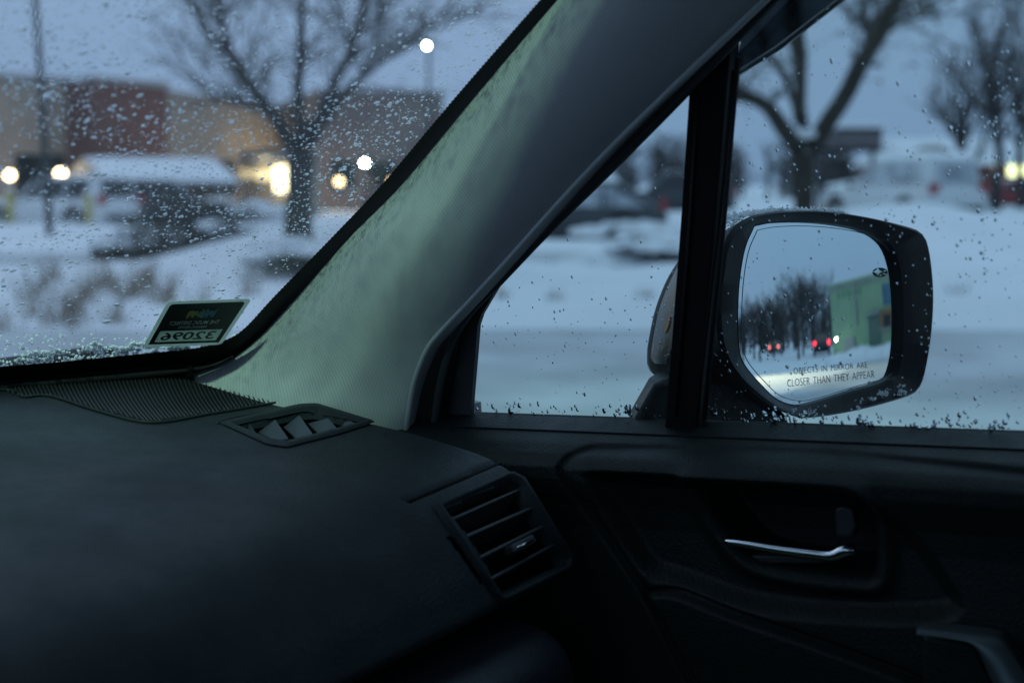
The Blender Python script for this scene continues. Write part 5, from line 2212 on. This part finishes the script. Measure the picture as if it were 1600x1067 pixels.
# rails joining roof and side windows
rail_r = [sg(1345, -150, -.03), V(.985, .22, 1.56), V(.975, 0, 1.595), V(.97, -.6, 1.60), V(.96, -1.8, 1.55)]
part(MB().tube(smooth_line(rail_r, 30), .055, 10), 'roof_rail', M['headliner'], smooth=True)
part(MB().tube([ws_pt(x, .715, -.02) for x in np.linspace(-.44, 1.10, 40)], .018, 8), 'roof_header', M['headliner'], smooth=True)
part(MB().tube([V(2 * CX - p[0], p[1], p[2]) for p in smooth_line([V(1.02, .98, 1.1), V(.99, .75, 1.27), V(.96, .45, 1.50), V(.97, .2, 1.59), V(.975, -.6, 1.60), V(.96, -1.8, 1.55)], 30)], .05, 10), 'left_rail', M['headliner'], smooth=True)
part(MB().box((-.46, -1.9, .35), (-.40, .95, 1.10)), 'left_door', M['door'])
part(MB().box((-.42, -.62, 1.10), (-.34, -.5, 1.62)), 'left_pillar', M['headliner'])
part(MB().box((1.0, -.72, 1.12), (1.06, -.6, 1.62)), 'right_pillar', M['headliner'])
part(MB().box((1.0, -1.9, .35), (1.08, -.6, 1.13)), 'rear_door', M['door'])
M['privacy'] = thin_glass('privacy_glass', (.14, .16, .17), .05)
part(MB().add([V(-.40, -.5, 1.1), V(-.40, .62, 1.1), V(-.33, .30, 1.53), V(-.33, -.5, 1.55)], [(0, 1, 2, 3)]), 'left_window', M['glass_side'])
part(MB().add([V(-.40, -1.85, 1.1), V(-.40, -.62, 1.1), V(-.33, -.62, 1.55), V(-.33, -1.85, 1.5)], [(0, 1, 2, 3)]), 'rear_side_window', M['privacy'])
part(MB().add([V(1.06, -1.85, 1.13), V(1.06, -.72, 1.13), V(.98, -.72, 1.55), V(.98, -1.85, 1.5)], [(0, 1, 2, 3)]), 'rear_side_window', M['privacy'])
part(MB().add([V(-.40, -1.9, 1.14), V(1.06, -1.9, 1.14), V(.96, -1.86, 1.5), V(-.30, -1.86, 1.5)], [(0, 1, 2, 3)]), 'rear_window', M['privacy'])
part(MB().box((-.44, -1.95, .35), (1.08, -1.88, 1.15)), 'tailgate', M['door'])
part(MB().box((-.44, -1.9, .30), (1.08, 1.1, .36)), 'floor_pan', M['black'])
part(MB().box((1.085, -.6, .45), (1.115, 1.0, 1.085)), 'door_skin', P_body, bevel=.01)
part(MB().box((-.44, 1.10, .40), (1.08, 1.14, 1.13)), 'firewall', M['black'])
hood = []
for y in np.linspace(1.06, 1.95, 12):
    hood.append([V(x, y + .12 * (1 - ((x - CX) / .75) ** 2), 1.06 - .26 * ((y - 1.06) / .9) ** 1.6 - .04 * ((x - CX) / .75) ** 4) for x in np.linspace(-.42, 1.08, 24)])
part(MB().grid(hood), 'hood', P_body, smooth=True)
hs_rows = [[p + V(0, 0, .03 + .012 * mnoise.noise(Vector((p[0] * 7, p[1] * 7, 2)))) for p in r_] for r_ in hood]
part(MB().grid(hs_rows), 'hood_snow', M['snow'], smooth=True)
# front cross panel closing the gap below the windscreen base
cowl = [[ws_pt(x, -.05, .004) for x in np.linspace(-.46, 1.12, 30)], [ws_pt(x, -.05, .004) + V(0, .16, -.05) for x in np.linspace(-.46, 1.12, 30)]]
part(MB().grid(cowl), 'cowl', M['snow'], smooth=True)
part(MB().prism([V(1.06, .62, .45), V(1.06, 1.2, .45), V(1.06, 1.2, 1.1), V(1.06, .95, 1.14), V(1.07, .68, 1.10)], V(.05, 0, 0)), 'fender', P_body)

# ------------------------------------------------------------------ parking permit stuck inside the windscreen
S_Q = [(262, 471), (393, 466.5), (345.5, 538), (223, 542)]
pp = empty('parking_permit', ws(300, 505, -.004))
tag(pp, 'dark rhombus-shaped parking permit sticker, reversed lettering, low on the windscreen', 'sticker')
PO = V(*pp.location)


def perm(u_, v_, lift):
    """u 0..1 left to right, v 0..1 top to bottom on the sticker"""
    tl, tr, br, bl_ = [np.array(q, float) for q in S_Q]
    q = (tl * (1 - u_) + tr * u_) * (1 - v_) + (bl_ * (1 - u_) + br * u_) * v_
    return ws(q[0], q[1], -.004 - lift)


def rrect(u0, v0, u1, v1, r_, n=5):
    out = []
    for cx, cy, a0 in ((u1 - r_, v0 + r_, -90), (u1 - r_, v1 - r_, 0), (u0 + r_, v1 - r_, 90), (u0 + r_, v0 + r_, 180)):
        for k in range(n + 1):
            a = rad(a0 + 90 * k / n)
            out.append((cx + r_ * math.cos(a), cy + r_ * math.sin(a)))
    return out


def permit_part(poly, lift, name, m):
    mb = MB().add([perm(u_, v_, lift) - PO for u_, v_ in poly], [tuple(range(len(poly)))])
    return mb.build(name, m, pp)


def perm_box(u0, v0, u1, v1, lift, name, m):
    return permit_part([(u0, v0), (u1, v0), (u1, v1), (u0, v1)], lift, name, m)


def vinyl(name, col, tr):
    m = mat(name, col, .5)
    t = m.node_tree
    b = t.nodes['Principled BSDF']
    tl = t.nodes.new('ShaderNodeBsdfTranslucent')
    tl.inputs['Color'].default_value = (*[k * 1.5 for k in col], 1)
    mx = t.nodes.new('ShaderNodeMixShader')
    mx.inputs[0].default_value = tr
    t.links.new(b.outputs[0], mx.inputs[1])
    t.links.new(tl.outputs[0], mx.inputs[2])
    t.links.new(mx.outputs[0], t.nodes['Material Output'].inputs['Surface'])
    return m


PM_edge = vinyl('permit_edge', (.50, .56, .50), .6)
PM_dark = mat('permit_black', (.018, .028, .030), .5, spec=.3)
PM_num = vinyl('permit_number', (.50, .56, .50), .6)
PM_ink = mat('permit_ink', (.02, .035, .035), .5)
PM_txt = mat('permit_white', (.86, .89, .88), .5)
body_p = MB().prism([perm(u_, v_, 0) - PO for u_, v_ in rrect(0, 0, 1, 1, .06)], -WS_N * .0005)
body_p.build('backing', PM_edge, pp)
permit_part([(.085, .065), (.925, .065), (.955, .10), (.955, .66), (.055, .66), (.055, .10)], .0010, 'print_panel', PM_dark)
perm_box(.055, .66, .115, .955, .0010, 'print_border', PM_dark)
perm_box(.895, .66, .955, .955, .0010, 'print_border', PM_dark)
perm_box(.115, .905, .895, .955, .0010, 'print_border', PM_dark)
perm_box(.115, .66, .895, .905, .0014, 'number_panel', PM_num)


def perm_text(body, u0, v0, u1, v1, name, m, bold=0.0):
    mb = quad_text(body, ((u0, v0), (u1, v0), (u1, v1), (u0, v1)), lambda a, b: perm(a, b, .0018) - PO, bold, flip=True)
    mb.build(name, m, pp)


perm_text('32096', .165, .695, .84, .872, 'permit_number', PM_ink, .02)
perm_text('THE MUSIC DISTRICT', .17, .455, .79, .535, 'permit_text', PM_txt, .01)
perm_text('PARKING PERMIT', .31, .565, .665, .625, 'permit_text', PM_txt, 0)
hts = [.55, .75, .6, .45, .5, .6, .45, .35, .3, .5, .7, .75, .6, .8, .65, .75, .5, .4, .4, .5, .6, .65, .6, .7]
for k in range(22):
    u_ = .335 + .33 * k / 21
    c = k / 21
    col = (.80, .74, .18) if c < .33 else ((.30, .72, .36) if c < .58 else (.12, .56, .80))
    h_ = hts[k] * .24
    mid_ = .30 + .02 * math.sin(k * 1.7)
    perm_box(u_, mid_ - h_ / 2, u_ + .009, mid_ + h_ / 2, .0018, 'colour_bar', mat('permit_bar', col, .5))

# ------------------------------------------------------------------ lot lamp beside the car: the greenish light on the pillar
LD = unit(V(.70, .292, -.60))
lt_tgt = V(1.0, .78, 1.2)
lpos = lt_tgt - LD * 11.0
ll = bpy.data.lights.new('lot_lamp_light', 'SPOT')
ll.energy = 5000
ll.color = (.56, 1.0, .70)
ll.spot_size = rad(30)
ll.spot_blend = .5
ll.shadow_soft_size = .16
llo = bpy.data.objects.new('lot_lamp_light', ll)
COL.objects.link(llo)
llo.location = [float(k) for k in lpos]
llo.rotation_euler = Vector(LD).to_track_quat('-Z', 'Y').to_euler()
lr = empty('lot_lamp', (lpos[0] - .9, lpos[1] - .3, 0))
tag(lr, 'tall lot lamp on the driver side of the car, shining greenish light in', 'street lamp')
MB().tube([V(0, 0, -.2), V(0, 0, lpos[2] + .3)], [.10, .07], 8).build('pole', M['pole'], lr, True)
MB().obox(V(.6, .2, lpos[2] + .28), (1.4, 0, 0), (0, .3, 0), (0, 0, .1)).build('lamp_head', M['pole'], lr)
